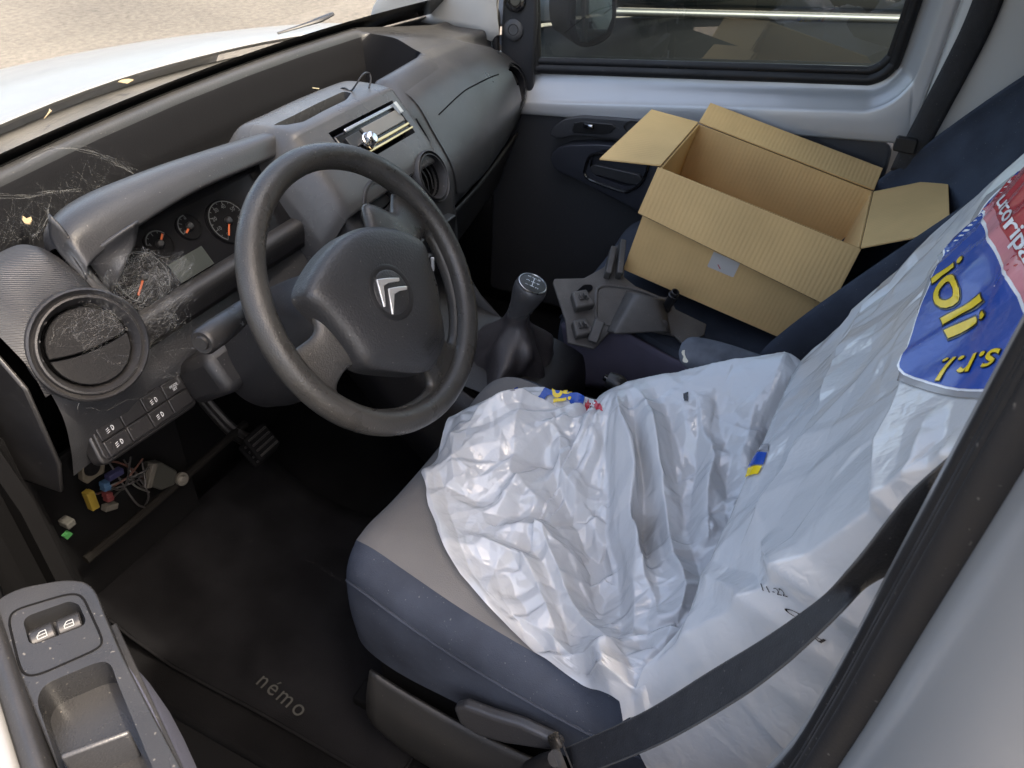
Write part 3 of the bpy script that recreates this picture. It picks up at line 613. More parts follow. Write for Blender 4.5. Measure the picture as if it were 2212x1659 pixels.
# airbag cover
pp = [zw(*q, .022) for q in ((480, 640), (560, 560), (650, 508), (780, 508), (880, 535), (968, 582), (985, 640), (1030, 800), (1070, 930), (1098, 1050), (1068, 1140), (1020, 1218), (930, 1226), (840, 1218), (760, 1210), (680, 1198), (640, 1140), (580, 1060), (500, 960), (430, 895), (392, 850), (395, 800), (420, 740))]
pp = [q*1.03 for q in pp]; cen = np.mean(pp, 0); em = zw(820, 830, .0415)
V = []; rows = [(0, .0415), (.30, .0415), (.55, .041), (.74, .0395), (.86, .037), (.93, .034), (.975, .029), (1.0, .022), (1.0, .012), (1.0, -.004)]
for f_, h in rows:
    for p in pp:
        q = em*(1-f_)+p*f_ if f_ < 1 else p
        sc = 0
        low = max(0, (-(p-cen)[1])/.1)  # lower edge falls into a scoop
        V.append(Wp(*q, h-.010*low*max(0, f_-.55)/.45*(1 if f_ < .98 else .2)))
k = len(pp)
pd = obj('airbag_cover', V, gridfaces(len(rows), k, cv=True), M_pad, sw_, angle=70); sub(pd, 2)
# hub body beneath
lathe('hub', [(0, -.05), (.07, -.05), (.085, -.02), (.085, .012), (0, .012)], Wp(0, -.012, 0), wN, M_wheel, sw_, 40)
# emblem
ex, ey = em
lathe('emblem_disc', [(0, .0432), (.026, .0430), (.0275, .0424), (.0285, .0418), (.029, .038)], Wp(ex, ey, 0), wN, M_pad, pd, 48)
lathe('emblem_groove', [(.0290, .0418), (.0335, .0426), (.036, .0416), (.0365, .038)], Wp(ex, ey, 0), wN, M_blackp, pd, 48)
def emq(zx, zy): return zw(zx, zy, .0445)
for chev in ([(742, 766), (800, 758), (856, 757), (858, 776), (800, 786), (778, 800), (790, 903), (779, 906)], [(801, 812), (850, 802), (896, 798), (898, 818), (856, 826), (832, 842), (829, 945), (820, 940)]):
    P = [emq(*q) for q in chev]; c0 = np.mean(P, 0)
    ch = prism('chevron', [Wp(p[0], p[1], .0430) for p in P], wN*.0028, M_emblem, pd, .0010, 2)
g = Flat(Wp(0, 0, .0375), wX, wU)
a_ = zw(1028, 1085, .0375); d_ = zw(1062, 1050, .0375)-zw(1012, 1112, .0375); ro = math.atan2(d_[1], d_[0])
g.text('AIRBAG', a_[0], a_[1], .0095, ro); n_ = np.array([-math.sin(ro), math.cos(ro)]); dd = np.array([math.cos(ro), math.sin(ro)])
for s in (-.0065, .0065): g.line(a_-dd*.020+n_*s, a_+dd*.020+n_*s, .0007)
g.build('airbag_lettering', M_blackp, pd)
# column shroud and stalk
col = thing('steering_column', 'dark plastic column shroud behind the steering wheel', 'steering column', (-.40, .12, .92))
ca = unit(-wN)
secs = []
for d, w_, h_, dy in ((.035, .050, .045, 0), (.075, .062, .060, -.012), (.14, .066, .075, -.02), (.24, .066, .085, -.03), (.30, .062, .08, -.03)):
    c_ = wc+ca*d+up0*dy
    secs.append([c_+X0*math.cos(t)*w_*(1 if abs(math.cos(t)) < .8 else 1)+up0*math.sin(t)*h_ for t in np.linspace(0, 2*math.pi, 13)[:-1]])
loft('column_shroud', secs, M_dashlow, col, 4, 4, closed=True, caps=True)
box('knee_shroud', at(500, 800, x=-.45)+np.array([.02, .02, .0]), (.13, .10, .07), M_dashlow, col, .015, (X0, unit(ca), up0))
sp = [at(560, 650, x=-.46), at(530, 668, x=-.50), at(505, 690, x=-.525), at(485, 705, x=-.545), at(440, 738, x=-.585)]
st = tube('light_stalk', sp, [.010, .013, .0155, .0165, .0165], M_blackp, col, 20, 6)
sa = unit(sp[-1]-sp[-2])
lathe('stalk_end', [(0, .006), (.008, .006), (.009, .003), (.0135, .0035), (.0165, 0), (.0168, -.02), (.0172, -.024), (.0168, -.03)], sp[-1], sa, M_blackp, st, 28)
sO_ = sp[-2]; side = unit(np.cross(sa, unit(CAM-sO_))); vn = unit(np.cross(side, sa)); vn = vn if vn@(CAM-sO_) > 0 else -vn
g = Flat(sO_+vn*.0172, sa, -side)
for i_, s_ in enumerate(('O', 'D', 'X')):
    g.text(s_, -.012+.002*i_, -.010+.010*i_, .008, rad(90))
g.line((-.003, -.012), (-.003, -.006), .001); g.text('*', -.02, .004, .012); g.build('stalk_symbols', M_dim, st)
tube('wiper_stalk', [wc+ca*.08+X0*.06, wc+ca*.09+X0*.12+up0*.004, wc+ca*.09+X0*.19+up0*.01], [.008, .012, .014], M_blackp, col, 14, 5)
# ================================================================== gear lever
gl = thing('gear_lever', 'gear lever with a round topped grey knob and a wrinkled leather boot', 'gear lever', tuple(at(1100, 775, x=.0)))
kt = at(1146, 622, x=.0); kb = at(1108, 702, x=.0); ka = unit(kt-kb)
M_knob = mat('knob_plastic', (.050, .050, .053), .30, bump=.25, bscale=500, rvar=.08, dust=.12)
lathe('knob', [(.0205, -.075), (.021, -.060), (.0225, -.045), (.026, -.028), (.0295, -.012), (.0300, -.002), (.0285, .006), (.0255, .010)], kt, ka, M_knob, gl, 40)
kn = lathe('knob_cap', [(.0262, .008), (.0258, .0105), (.024, .0112), (.0, .0135)], kt, ka, M_blackp, gl, 40)
lathe('cap_ring', [(.0245, .0108), (.0252, .0122), (.0265, .0118), (.0268, .0092)], kt, ka, M_steel, kn, 40)
a_ = unit(np.array([1., .25, 0])-ka*(np.array([1., .25, 0])@ka)); b_ = np.cross(ka, a_)
g = Flat(kt+ka*.0139, a_, b_)
for s_, x, y in (('1', -.012, .0095), ('3', 0, .0095), ('5', .012, .0095), ('2', -.012, -.0095), ('4', 0, -.0095), ('R', .012, -.0095)): g.text(s_, x, y, .0085)
g.line((-.012, 0), (.012, 0), .0012)
for x in (-.012, 0, .012): g.line((x, -.004), (x, .004), .0012)
g.build('shift_pattern', M_white, kn)
M_boot = mat('boot_leather', (.030, .027, .030), .45, bump=.5, bscale=350, rvar=.12, dust=.15)
secs = []; gb = at(1092, 800, x=.0); kb = kt-ka*.066
for i_, f_ in enumerate(np.linspace(0, 1, 9)):
    c_ = kb*(1-f_)+gb*f_; r_ = [.021, .025, .036, .050, .062, .070, .075, .078, .078][i_]; row = []
    for k in range(28):
        t = 2*math.pi*k/28
        fold = 1+(.20*(1-2*abs(math.sin(1.5*t+1.2*f_+.3)))+.13*math.sin(5*t-3*f_)+.07*math.sin(9*t+5*f_))*min(1, f_*2.2)*(1 if f_ < .95 else .5)
        row.append(c_+np.array([math.cos(t)*r_*fold, math.sin(t)*r_*fold*1.05, .010*math.sin(4*t+6*f_)*f_]))
    secs.append(row)
loft('boot', secs, M_boot, gl, 4, 2, closed=True, angle=70)
lathe('boot_frame', [(.062, -.01), (.066, .004), (.072, .006), (.078, 0), (.078, -.02)], gb, (0, -.1, 1), M_blackp, gl, 32)
# ================================================================== pedals and mat
def pedal(name, p, lab, w_=.06, h_=.055):
    t = thing(name, lab, 'pedal', tuple(p)); n_ = unit((0, -.75, .66)); Xp = np.array([1., 0, 0]); Yp = np.cross(n_, Xp)
    pdl = box('pedal_pad', p, (w_, h_, .012), M_void, t, .006, (Xp, Yp, n_))
    for i_ in range(4): box('grip_rib', p+n_*.007+Yp*(-.018+.012*i_), (w_*.8, .004, .004), M_blackp, pdl, .001, (Xp, Yp, n_))
    tube('pedal_arm', [p-n_*.004, p-n_*.05+Yp*.07, p+Yp*.25+np.array([0, .06, .0])], .008, M_blackp, t, 8, 5)
pedal('clutch_pedal', at(565, 955, y=.36), 'black ribbed clutch pedal in the dark footwell')
pedal('brake_pedal', np.array([-.27, .40, .47]), 'black brake pedal behind the steering wheel rim', .07)
# floor mat on a rising floor
mt = thing('floor_mat', 'dark carpet floor mat with faded grey lettering in the driver footwell', 'floor mat', (-.45, .1, .33))
def flo(x, y):
    return .328+max(0, y-.25)**2*1.6+.006*math.sin(9*x+3*y)+.004*math.sin(17*y)
secs = []
for x in np.linspace(-.66, -.22, 14):
    secs.append([(x, y, flo(x, y)+.004) for y in np.linspace(-.16, .46, 18)])
mm_ = loft('mat_pile', secs, M_mat, mt, 1, 1, thick=.008)
edge = [(-.66, -.16), (-.22, -.16), (-.22, .46), (-.66, .46)]
tube('mat_binding', [(*q, flo(*q)+.003) for e in range(4) for q in [(edge[e][0]*(1-t)+edge[(e+1) % 4][0]*t, edge[e][1]*(1-t)+edge[(e+1) % 4][1]*t) for t in np.linspace(0, .999, 8)]], .004, M_mat, mt, 6, 1, close=False)
tl, tr = at(570, 1480, z=.335), at(655, 1545, z=.335); tX = unit(tr-tl); tY = np.cross((0, 0, 1.), tX)
V, F = text2d('némo', np.linalg.norm(tr-tl)/2.35, space=1.22)
OPEN.add('mat_lettering')
obj('mat_lettering', [((tl+tr)/2+tX*p[0]+tY*p[1])[:2].tolist()+[flo(*((tl+tr)/2+tX*p[0]+tY*p[1])[:2])+.016] for p in V], F, M_greytxt, mt, smooth=False)
# handbrake between the seats
hb = thing('handbrake', 'black handbrake grip poking up between the seats', 'handbrake', (-.02, -.3, .62))
h0, h1 = at(1312, 818, x=-.02), at(1355, 850, x=-.02)
tube('grip', [h1+np.array([0, -.16, -.06]), h1, (h0+h1)/2+np.array([0, 0, .004]), h0], [.014, .018, .018, .014], M_blackp, hb, 14, 6)
lathe('release_button', [(0, .008), (.006, .007), (.007, 0), (.007, -.01)], h0, unit(h0-h1), M_gloss, hb, 16)
# ================================================================== seats
def cush_sec(y, zt, grow=1.0, cx=-.37, drop=0.):
    hw = .245*grow; zb = .560
    pts = [(-.975, zb), (-1.015, zb+(zt-zb)*.42), (-1.005, zt-.042), (-.955, zt-.015), (-.87, zt+.001), (-.72, zt+.003), (-.45, zt-.006), (0, zt-.010), (.45, zt-.006), (.72, zt+.003), (.87, zt+.001), (.955, zt-.015), (1.005, zt-.042), (1.015, zb+(zt-zb)*.42), (.975, zb)]
    return [(cx+hw*a, y, b) for a, b in pts]
CY = [(-.054, .635, .62), (-.053, .690, .74), (-.056, .728, .84), (-.072, .752, .915), (-.105, .765, .965), (-.16, .757, .995), (-.24, .732, 1.), (-.33, .712, 1.), (-.42, .702, 1.), (-.52, .698, .99)]
def cushion_top(x, y):
    ys = [-c[0] for c in CY[1:]]; zt = float(np.interp(-y, ys, [c[1] for c in CY[1:]])); a = abs(x+.37)/.245
    return zt+np.interp(a, [0, .45, .72, .88, .955, 1.0, 1.02], [-.010, -.006, .003, .001, -.015, -.042, -.15])
def make_seat(name, lab, cx, sgn, driver):
    t = thing(name, lab, 'car seat', (cx, -.3, .34))
    secs = [cush_sec(y, zt-(0 if driver else .03), g_, cx) for y, zt, g_ in CY]
    c = loft('cushion', [q[4:11] for q in secs], M_taupe if driver else M_navy, t, 4, 4, angle=60)
    loft('cushion_bolster', [q[:5] for q in secs], M_navy, t, 4, 4, angle=60); loft('cushion_bolster', [q[10:] for q in secs], M_navy, t, 4, 4, angle=60)
    prism('cushion_nose', [(cx+.245*.80*q, -.053, z) for q, z in ((-.9, .565), (.9, .565), (.86, .64), (-.86, .64))], (0, -.01, 0), M_navy, t)
    pz = [(cx+s_*.2485*min(1, g_*1.0), y-.001, zt-.046) for s_ in (-1,) for y, zt, g_ in CY[2:]]
    tube('piping', pz, .0022, M_navy, c, 6, 4)
    # plastic base with curved side cover
    for s_ in (-1, 1):
        x = cx+s_*.250
        loft('side_cover', [[(x-s_*.004, -.105, .545), (x+s_*.010, -.105, .50), (x+s_*.012, -.105, .44), (x, -.12, .38)], [(x-s_*.002, -.17, .535), (x+s_*.014, -.18, .49), (x+s_*.016, -.18, .42), (x, -.18, .36)], [(x, -.30, .528), (x+s_*.018, -.31, .48), (x+s_*.018, -.31, .41), (x, -.31, .35)], [(x, -.46, .545), (x+s_*.018, -.46, .49), (x+s_*.018, -.46, .41), (x, -.46, .35)], [(x, -.62, .56), (x+s_*.014, -.62, .50), (x+s_*.014, -.62, .42), (x, -.62, .36)]], M_sidecov, t, 4, 4, thick=.006)
    box('base_frame', (cx, -.30, .455), (.44, .40, .19), M_void, t, .01)
    for s_ in (-1, 1): box('seat_rail', (cx+s_*.19, -.28, .345), (.04, .50, .03), M_void, t, .004)
    # backrest
    secs = []
    for f_, w_, th_ in ((0, .225, .10), (.08, .238, .12), (.25, .245, .13), (.5, .245, .125), (.75, .235, .11), (.92, .205, .09), (1.0, .15, .05)):
        y0, z0 = (-.462-.262*f_, .70+.60*f_) if driver else (-.510-.360*f_, .70+.56*f_); nb_ = np.array([0, .918, .396])
        row = []
        dr = ((-1, -.9), (-1.0, -.3), (-.97, .02), (-.88, .09), (-.75, .08), (-.4, .0), (0, -.02), (.4, .0), (.75, .08), (.88, .09), (.97, .02), (1.0, -.3), (1, -.9)); pa = ((-1, -.9), (-1.03, 0), (-1.0, .75), (-.93, .9), (-.86, .5), (-.4, -.1), (0, -.15), (.4, -.1), (.86, .5), (.93, .9), (1.0, .75), (1.03, 0), (1, -.9))
        for a, d in dr if driver else pa:
            row.append(np.array([cx+a*w_, y0, z0])+nb_*(d*th_*.7))
        secs.append(row)
    loft('backrest', secs, M_navy, t, 4, 4, caps=True, angle=60)
    hn = np.array([0, .918, .396]); ht = np.array([cx, -.462-.262*1.17-(0 if driver else .13), .70+.60*1.17-(0 if driver else .04)])
    secs = []
    for f_, w_ in ((-.06, .09), (-.04, .12), (.05, .13), (.12, .115), (.15, .08)):
        c_ = ht+np.array([0, -.262, .60])*f_; secs.append([c_+np.array([w_*math.cos(q), 0, 0])+hn*.045*math.sin(q) for q in np.linspace(0, 2*math.pi, 13)[:-1]])
    loft('headrest', secs, M_navy, t, 4, 3, closed=True, caps=True)
    for s_ in (-1, 1): tube('headrest_post', [np.array([cx+s_*.05, -.72, 1.28]), np.array([cx+s_*.05, -.75, 1.37])], .006, M_steel, t, 8, 2)
    return t
M_sidecov = mat('seat_side_plastic', (.015, .016, .017), .5, bump=.3, bscale=420, dust=.04)
ds = make_seat('driver_seat', 'taupe and navy cloth seat in front of the steering wheel, half under plastic', -.37, -1, True)
ps = make_seat('passenger_seat', 'navy cloth seat under the cardboard box', .37, 1, False)
# recliner lever on the driver seat
lv = [at(978, 1532, x=-.645), at(1000, 1527, x=-.645), at(1060, 1550, x=-.645), at(1120, 1568, x=-.645), at(1200, 1605, x=-.645), at(1215, 1622, x=-.645), at(1180, 1622, x=-.645), at(1090, 1608, x=-.645), at(1030, 1590, x=-.645), at(990, 1562, x=-.645)]
prism('recline_lever', lv, (.016, 0, 0), M_dash, ds, .005, 3)
# fold-down armrest on the inner side of the driver seat
a0 = at(1482, 752, x=-.105)
arm = []
for d, r_ in ((-.008, .012), (0, .026), (.02, .034), (.06, .040), (.14, .043), (.24, .043), (.30, .036)):
    c_ = a0+np.array([0, -d, -.004-.10*d]); arm.append([c_+np.array([r_*.78*math.cos(q), 0, r_*.80*math.sin(q)]) for q in np.linspace(0, 2*math.pi, 13)[:-1]])
ar = loft('armrest', arm, M_greyfab, ds, 4, 3, closed=True, caps=True)
hp = at(1483, 768, x=-.118); n_ = unit(CAM-hp)
pa, pb, pn = frame_from(n_)
prism('worn_patch', [hp+n_*.0+(pa*math.cos(t)*1.0+pb*math.sin(t)*1.5)*.0065*(1+.25*math.sin(3*t)+.15*math.sin(5*t)) for t in np.linspace(0, 2*math.pi, 25)[:-1]], n_*.010, mat('foam', (.55, .52, .42), .95), ar)
# passenger cushion front in paler purple cloth, seen end-on beside the console
loft('cushion_side', [[at(1212, 700, x=.118), at(1330, 712, x=.118), at(1480, 790, x=.118), at(1640, 830, x=.118)], [at(1222, 760, x=.113), at(1340, 790, x=.113), at(1480, 830, x=.113), at(1640, 860, x=.113)], [at(1235, 830, x=.118), at(1350, 850, x=.118), at(1480, 870, x=.118), at(1640, 890, x=.118)]], M_purple, ps, 4, 4, thick=.012)
# ================================================================== seat belt
bl = thing('seat_belt', 'black driver seat belt twisted across the plastic towards the door pillar', 'seat belt', tuple(at(1215, 1630, x=-.66)))
path = [(1232, 1648, -.665, 60, .68), (1400, 1576, -.672, 62, .66), (1560, 1482, -.68, 66, .62), (1660, 1416, -.685, 64, .50), (1740, 1354, -.688, 62, .38), (1800, 1302, -.69, 60, .30), (1850, 1252, -.69, 58, .30), (1900, 1210, -.69, 55, .42), (1948, 1168, -.688, 55, .55), (2010, 1108, -.682, 55, .65), (2075, 1055, -.672, 55, .7), (2160, 985, -.66, 55, .7)]
cen = []; nor = []
for px, py, x, _, tw in path:
    c_ = at(px, py, x=x); cen.append(c_)
cen = np.array(cen); T = np.gradient(cen, axis=0); V = []
rows = []
for i_, (px, py, x, _, tw) in enumerate(path):
    t_ = unit(T[i_]); vd = unit(CAM-cen[i_]); sd_ = unit(np.cross(t_, vd)); ang = math.acos(max(-1, min(1, tw if tw < 1 else 1)))
    if i_ >= 6: ang = -ang
    w_ = sd_*math.cos(ang)+vd*math.sin(ang); rows.append([cen[i_]-w_*.0235, cen[i_]-w_*.012, cen[i_]+unit(np.cross(t_, w_))*.0006, cen[i_]+w_*.012, cen[i_]+w_*.0235])
def belt_mat():
    N, L, p = nodes(M_beltm); tc = N.new('ShaderNodeTexCoord')
belt_mat()
wb = loft('webbing', rows, M_beltm, bl, 8, 3); sol(wb, .0013, 0)
for e in (0, 4): tube('webbing_edge', [r_[e] for r_ in rows], .0011, mat('belt_edge', (.055, .053, .05), .85), wb, 6, 8)
b0 = at(1215, 1632, x=-.662); t_ = unit(cen[1]-cen[0]); vd = unit(CAM-b0); sd_ = unit(np.cross(t_, vd))
bk = prism('anchor_plate', [b0+t_*a+sd_*b for a, b in rpoly([(-.020, -.026), (.012, -.026), (.012, .026), (-.020, .026)], .007)], -vd*.003, M_steel, bl, .001)
cut(bk, prism('c', [b0+vd*.01+t_*a+sd_*b for a, b in rpoly([(.000, -.019), (.008, -.019), (.008, .019), (.000, .019)], .003)], -vd*.03, M_void))
tube('anchor_stem', [b0-t_*.018, b0-t_*.05-vd*.01, b0-t_*.09-vd*.03], [.010, .012, .012], M_blackp, bl, 10, 4)
# passenger belt hanging on the far pillar
pb_ = thing('seat_belt', 'black passenger seat belt hanging down the pale far pillar', 'seat belt', (.60, -.72, .9))
rows = []
for px, py, x in ((2150, -40, .618), (2110, 60, .615), (2065, 150, .612), (2020, 235, .605), (1970, 330, .60), (1950, 372, .60)):
    c_ = at(px, py, x=x); rows.append([c_+np.array([0, .024, 0]), c_+np.array([-.003, 0, 0]), c_+np.array([0, -.024, 0])])
wb = loft('webbing', rows, M_beltm, pb_, 4, 3); sol(wb, .0015, 0)
q0 = at(1958, 312, x=.60)
prism('belt_guide', [q0+np.array([0, a, b]) for a, b in rpoly([(-.020, -.014), (.022, -.014), (.022, .016), (-.018, .016)], .006)], (-.012, 0, 0), M_blackp, pb_, .003)
# ================================================================== passenger door
pdr = thing('passenger_door', 'closed far door with silver painted sill, dark panel and clear window', 'door', (.68, 0, .35))
def zg(y): return 1.032-.164*y
def zs(y): return 1.0134-.1323*y
# ring of window outline: (y, z) from front bottom along the sill, round the rear corner and up
def ring(dy, dz, r, zfun, yr, ytop):
    pts = [(.285, zfun(.285)), (.20, zfun(.20)), (0, zfun(0)), (-.2, zfun(-.2)), (-.36, zfun(-.36))]
    c = (yr+r, zfun(yr+r)+r)
    for a in (270, 292, 315, 338, 360): pts.append((c[0]-r*math.sin(rad(a-270)), c[1]-r*math.cos(rad(a-270))))
    pts += [(yr-.0, 1.30), (ytop, 1.50), (ytop+.02, 1.66)]
    return pts
def tum(z): return -.10*max(0, z-1.15)   # the glass leans in towards the roof
R0 = ring(0, 0, .060, lambda y: zs(y)+.006, -.525, -.515)
R1 = ring(0, 0, .075, lambda y: zs(y)-.012, -.538, -.53)
R2 = ring(0, 0, .085, lambda y: .985-.150*y, -.549, -.545)
R3 = ring(0, 0, .095, lambda y: .966-.158*y, -.560, -.555)
R4 = ring(0, 0, .10, lambda y: .958-.155*y, -.566, -.56)
R5 = ring(0, 0, .03, lambda y: .925-.118*y, -.588, -.585)
R6 = ring(0, 0, .03, lambda y: .92-.118*y, -.592, -.59)
XR = (.705, .700, .684, .668, .661, .660, .668)
loft('painted_sill', [[(xx+tum(z), y, z) for y, z in rr] for rr, xx in zip((R0, R1, R2, R3, R4, R5, R6), XR)], M_silver_lit, pdr, 3, 4, angle=70)
for rr, xx, rr_ in ((ring(0, 0, .055, lambda y: zs(y)+.013, -.518, -.508), .697, .0085), (ring(0, 0, .05, lambda y: zs(y)+.030, -.508, -.498), .700, .0075)):
    tube('window_seal', [(xx+tum(z), y, z) for y, z in rr], rr_, M_rubber, pdr, 10, 4, flat=1.3)
tube('window_seal', [(.700+tum(z), .262+.08*(z-1), z) for z in (.98, 1.1, 1.25, 1.45, 1.62)], .011, M_rubber, pdr, 10, 4)
m = bpy.data.materials.new('door_glass'); m.use_nodes = True; glassmat(m, (.60, .70, .65), 3.4, .010)
OPEN.add('window_glass')
obj('window_glass', [(.712+tum(z), y, z) for y, z in ((.30, .95), (-.55, 1.05), (-.55, 1.66), (.10, 1.66), (.30, 1.2))], [(0, 1, 2, 3, 4)], m, pdr, smooth=False)
# outer skin of the door, below the glass
prism('outer_skin', [(.735, y, z) for y, z in ((.42, .95), (-.60, 1.04), (-.60, .35), (.50, .35))], (.03, 0, 0), M_silver, pdr, .01)
# dark inner panel with rounded rear corner
pnl = [(.30, .898), (-.2, .956), (-.50, .988), (-.565, .985), (-.57, .93), (-.572, .36), (.36, .36), (.36, .84)]
panel = prism('inner_panel', [(.668, y, z) for y, z in rpoly(pnl, [.01, .0, .03, .05, .03, .02, .02, .02], 5)], (.05, 0, 0), M_doorp, pdr, .007, 3)
# bulged upper pod with the window switch and a grab pocket
def podloop(pts, x0, x1, nm, mm, b=.012):
    return prism(nm, [at(a, c, x=x0) for a, c in pts], (x1-x0, 0, 0), mm, pdr, b, 4)
ub = [(1187, 293), (1196, 272), (1220, 258), (1255, 253), (1320, 257), (1440, 268), (1600, 283), (1700, 296), (1700, 322), (1500, 312), (1400, 305), (1330, 300), (1240, 292), (1205, 300)]
upod = podloop(rpoly([np.array(p) for p in ub], 10, 3), .642, .672, 'switch_pod', M_doorp, .008)
kk = [(1235, 283), (1240, 266), (1255, 262), (1322, 268), (1330, 276), (1318, 288), (1300, 291), (1240, 287)]
spl = podloop(kk, .6395, .645, 'switch_plate', M_blackp, .002)
swx = at(1272, 272, x=.638)
box('window_switch', swx, (.012, .026, .012), M_gloss, pdr, .003); box('switch_rocker', swx+np.array([-.007, -.006, .001]), (.006, .014, .010), M_steel, pdr, .003)
cut(upod, prism('c', [at(a, b, x=.62) for a, b in rpoly([np.array(q) for q in ((1338, 280), (1350, 267), (1480, 280), (1480, 300), (1350, 296))], 6, 3)], (.03, 0, 0), M_void))
lp = [(1188, 345), (1195, 325), (1225, 314), (1290, 312), (1390, 322), (1420, 340), (1420, 480), (1400, 470), (1330, 430), (1250, 390), (1200, 368)]
lpod = podloop(rpoly([np.array(p) for p in lp], 14, 3), .628, .672, 'handle_pod', mat('pod_blue_plastic', (.026, .028, .036), .42, bump=.3, bscale=420), .016)
hc = [(1262, 372), (1270, 345), (1285, 333), (1340, 330), (1395, 338), (1400, 360), (1385, 395), (1360, 412), (1340, 412), (1275, 388)]
cut(lpod, prism('c', [at(a, b, x=.60) for a, b in rpoly([np.array(q) for q in hc], 10, 3)], (.045, 0, 0), M_void))
tube('handle_surround', [at(a, b, x=.627) for a, b in hc], .004, M_gloss, pdr, 8, 4, close=True)
prism('inner_handle', [at(a, b, x=.630) for a, b in rpoly([np.array(q) for q in ((1272, 362), (1285, 356), (1380, 378), (1388, 392), (1370, 400), (1275, 374))], 5, 3)], (.012, 0, 0), M_dash, pdr, .004)
# tweeter sail in front of the window with two round grilles
sail = prism('sail_panel', [(x_+tum(z), y, z) for x_, y, z in ((.682, .262, .915), (.682, .345, .93), (.680, .352, 1.05), (.678, .345, 1.2), (.672, .30, 1.36), (.672, .268, 1.36), (.68, .262, 1.1))], (.02, 0, 0), M_dash, pdr, .006)
for px, py, r_, nm in ((1110, 64, .0225, 'tweeter_cover'), (1114, 0, .024, 'tweeter_grille')):
    c_ = at(px, py, x=.676+tum(1.1 if py else 1.2)); c_ = c_+np.array([-.002, 0, 0])
    tw = lathe(nm, [(0, .003), (r_*.48, .003), (r_*.52, .0015), (r_*.56, .0035), (r_*.9, .003), (r_*1.05, .001), (r_*1.1, -.004)], c_, (-1, -.25, .15), M_dash if py else M_gloss, sail, 36)
# outside mirror seen through the glass
om = [at(a, b, x=.86) for a, b in ((1232, -60), (1228, 60), (1236, 92), (1262, 106), (1300, 96), (1325, 75), (1333, 40), (1335, -60))]
mir = prism('door_mirror', rpoly(om, .02, 4), (.10, .10, 0), M_void, pdr, .012, 3)
mg = prism('mirror_glass', [at(a, b, x=.857) for a, b in ((1245, -50), (1243, 55), (1252, 90), (1270, 92), (1310, 70), (1322, 38), (1322, -50))], (.003, .002, 0), mat('mirror', (.8, .8, .8), .02, metal=1.), mir)
# ================================================================== driver door, standing ajar by the camera
ddr = thing('driver_door', 'open near door with dusty grey armrest, window switches and storage pocket', 'door', (-.9, 0, .85))
dn = unit((-.43, -.90, 0)); di = np.array([dn[1]*-1, dn[0], 0.])  # along the door to its free end; inwards to the cabin
di = unit(np.array([-dn[1], dn[0], 0.])); di = di if di[0] > 0 else -di
ZA = .90
dO = at(110, 1450, z=ZA)
def dl(px, py, z=ZA): q = at(px, py, z=z)-dO; return q@dn, q@di
def dpnt(a, b, z): return dO+dn*a+di*b+np.array([0, 0, z-dO[2]])
outer = [dl(a, b) for a, b in ((-20, 1300), (40, 1268), (140, 1250), (185, 1254), (207, 1275), (228, 1330), (262, 1410), (318, 1520), (392, 1659))]
last = outer[-1]; outer += [(last[0]+.22, last[1]+.01), (last[0]+.22, last[1]-.085)]+[dl(a, b) for a, b in ((124, 1659), (70, 1530), (25, 1420), (-5, 1350))]
top = prism('armrest', [dpnt(a, b, ZA) for a, b in rpoly([np.array(q) for q in outer], .012, 3)], (0, 0, -.05), M_armtop if 'M_armtop' in globals() else M_dash, ddr, .007, 4)
pk = [dl(a, b) for a, b in ((78, 1512), (95, 1478), (215, 1428), (240, 1432), (252, 1470), (330, 1659))]
pk += [(pk[-1][0]+.15, pk[-1][1]), (pk[-1][0]+.15, pk[-1][1]-.06)]+[dl(a, b) for a, b in ((128, 1659),)]
sp_ = [dl(a, b) for a, b in ((50, 1343), (60, 1330), (150, 1298), (170, 1305), (186, 1340), (180, 1352), (75, 1392), (62, 1388))]
cut(top, prism('c', [dpnt(a, b, ZA+.02) for a, b in rpoly([np.array(q) for q in pk], .010, 4)], (0, 0, -.055), M_void),
    prism('c', [dpnt(a, b, ZA+.02) for a, b in rpoly([np.array(q) for q in sp_], .004, 3)], (0, 0, -.042), M_void))
bev(top, .0025, 3, 50)
pc = np.mean(pk[:6], 0)
box('pocket_floor', dpnt(pc[0]+.05, pc[1]-.004, ZA-.048), (.30, .085, .004), M_blackp, ddr, .001, (dn, di, (0, 0, 1)))
cb = dl(205, 1560)
lathe('screw_cover', [(0, .011), (.006, .010), (.010, .006), (.0118, 0), (.0125, -.004)], dpnt(dl(212, 1590, ZA-.046)[0], dl(212, 1590, ZA-.046)[1], ZA-.046), (0, 0, 1), M_dash, ddr, 28)
d1, d2 = dl(135, 1640), dl(282, 1585)
box('pocket_divider', (dpnt(d1[0], d1[1], ZA-.020)+dpnt(d2[0], d2[1], ZA-.020))/2, (np.hypot(d1[0]-d2[0], d1[1]-d2[1]), .005, .05), M_dash, ddr, .002, (unit(dpnt(*d2, ZA)-dpnt(*d1, ZA)), unit(np.cross((0, 0, 1.), dpnt(*d2, ZA)-dpnt(*d1, ZA))), (0, 0, 1)))
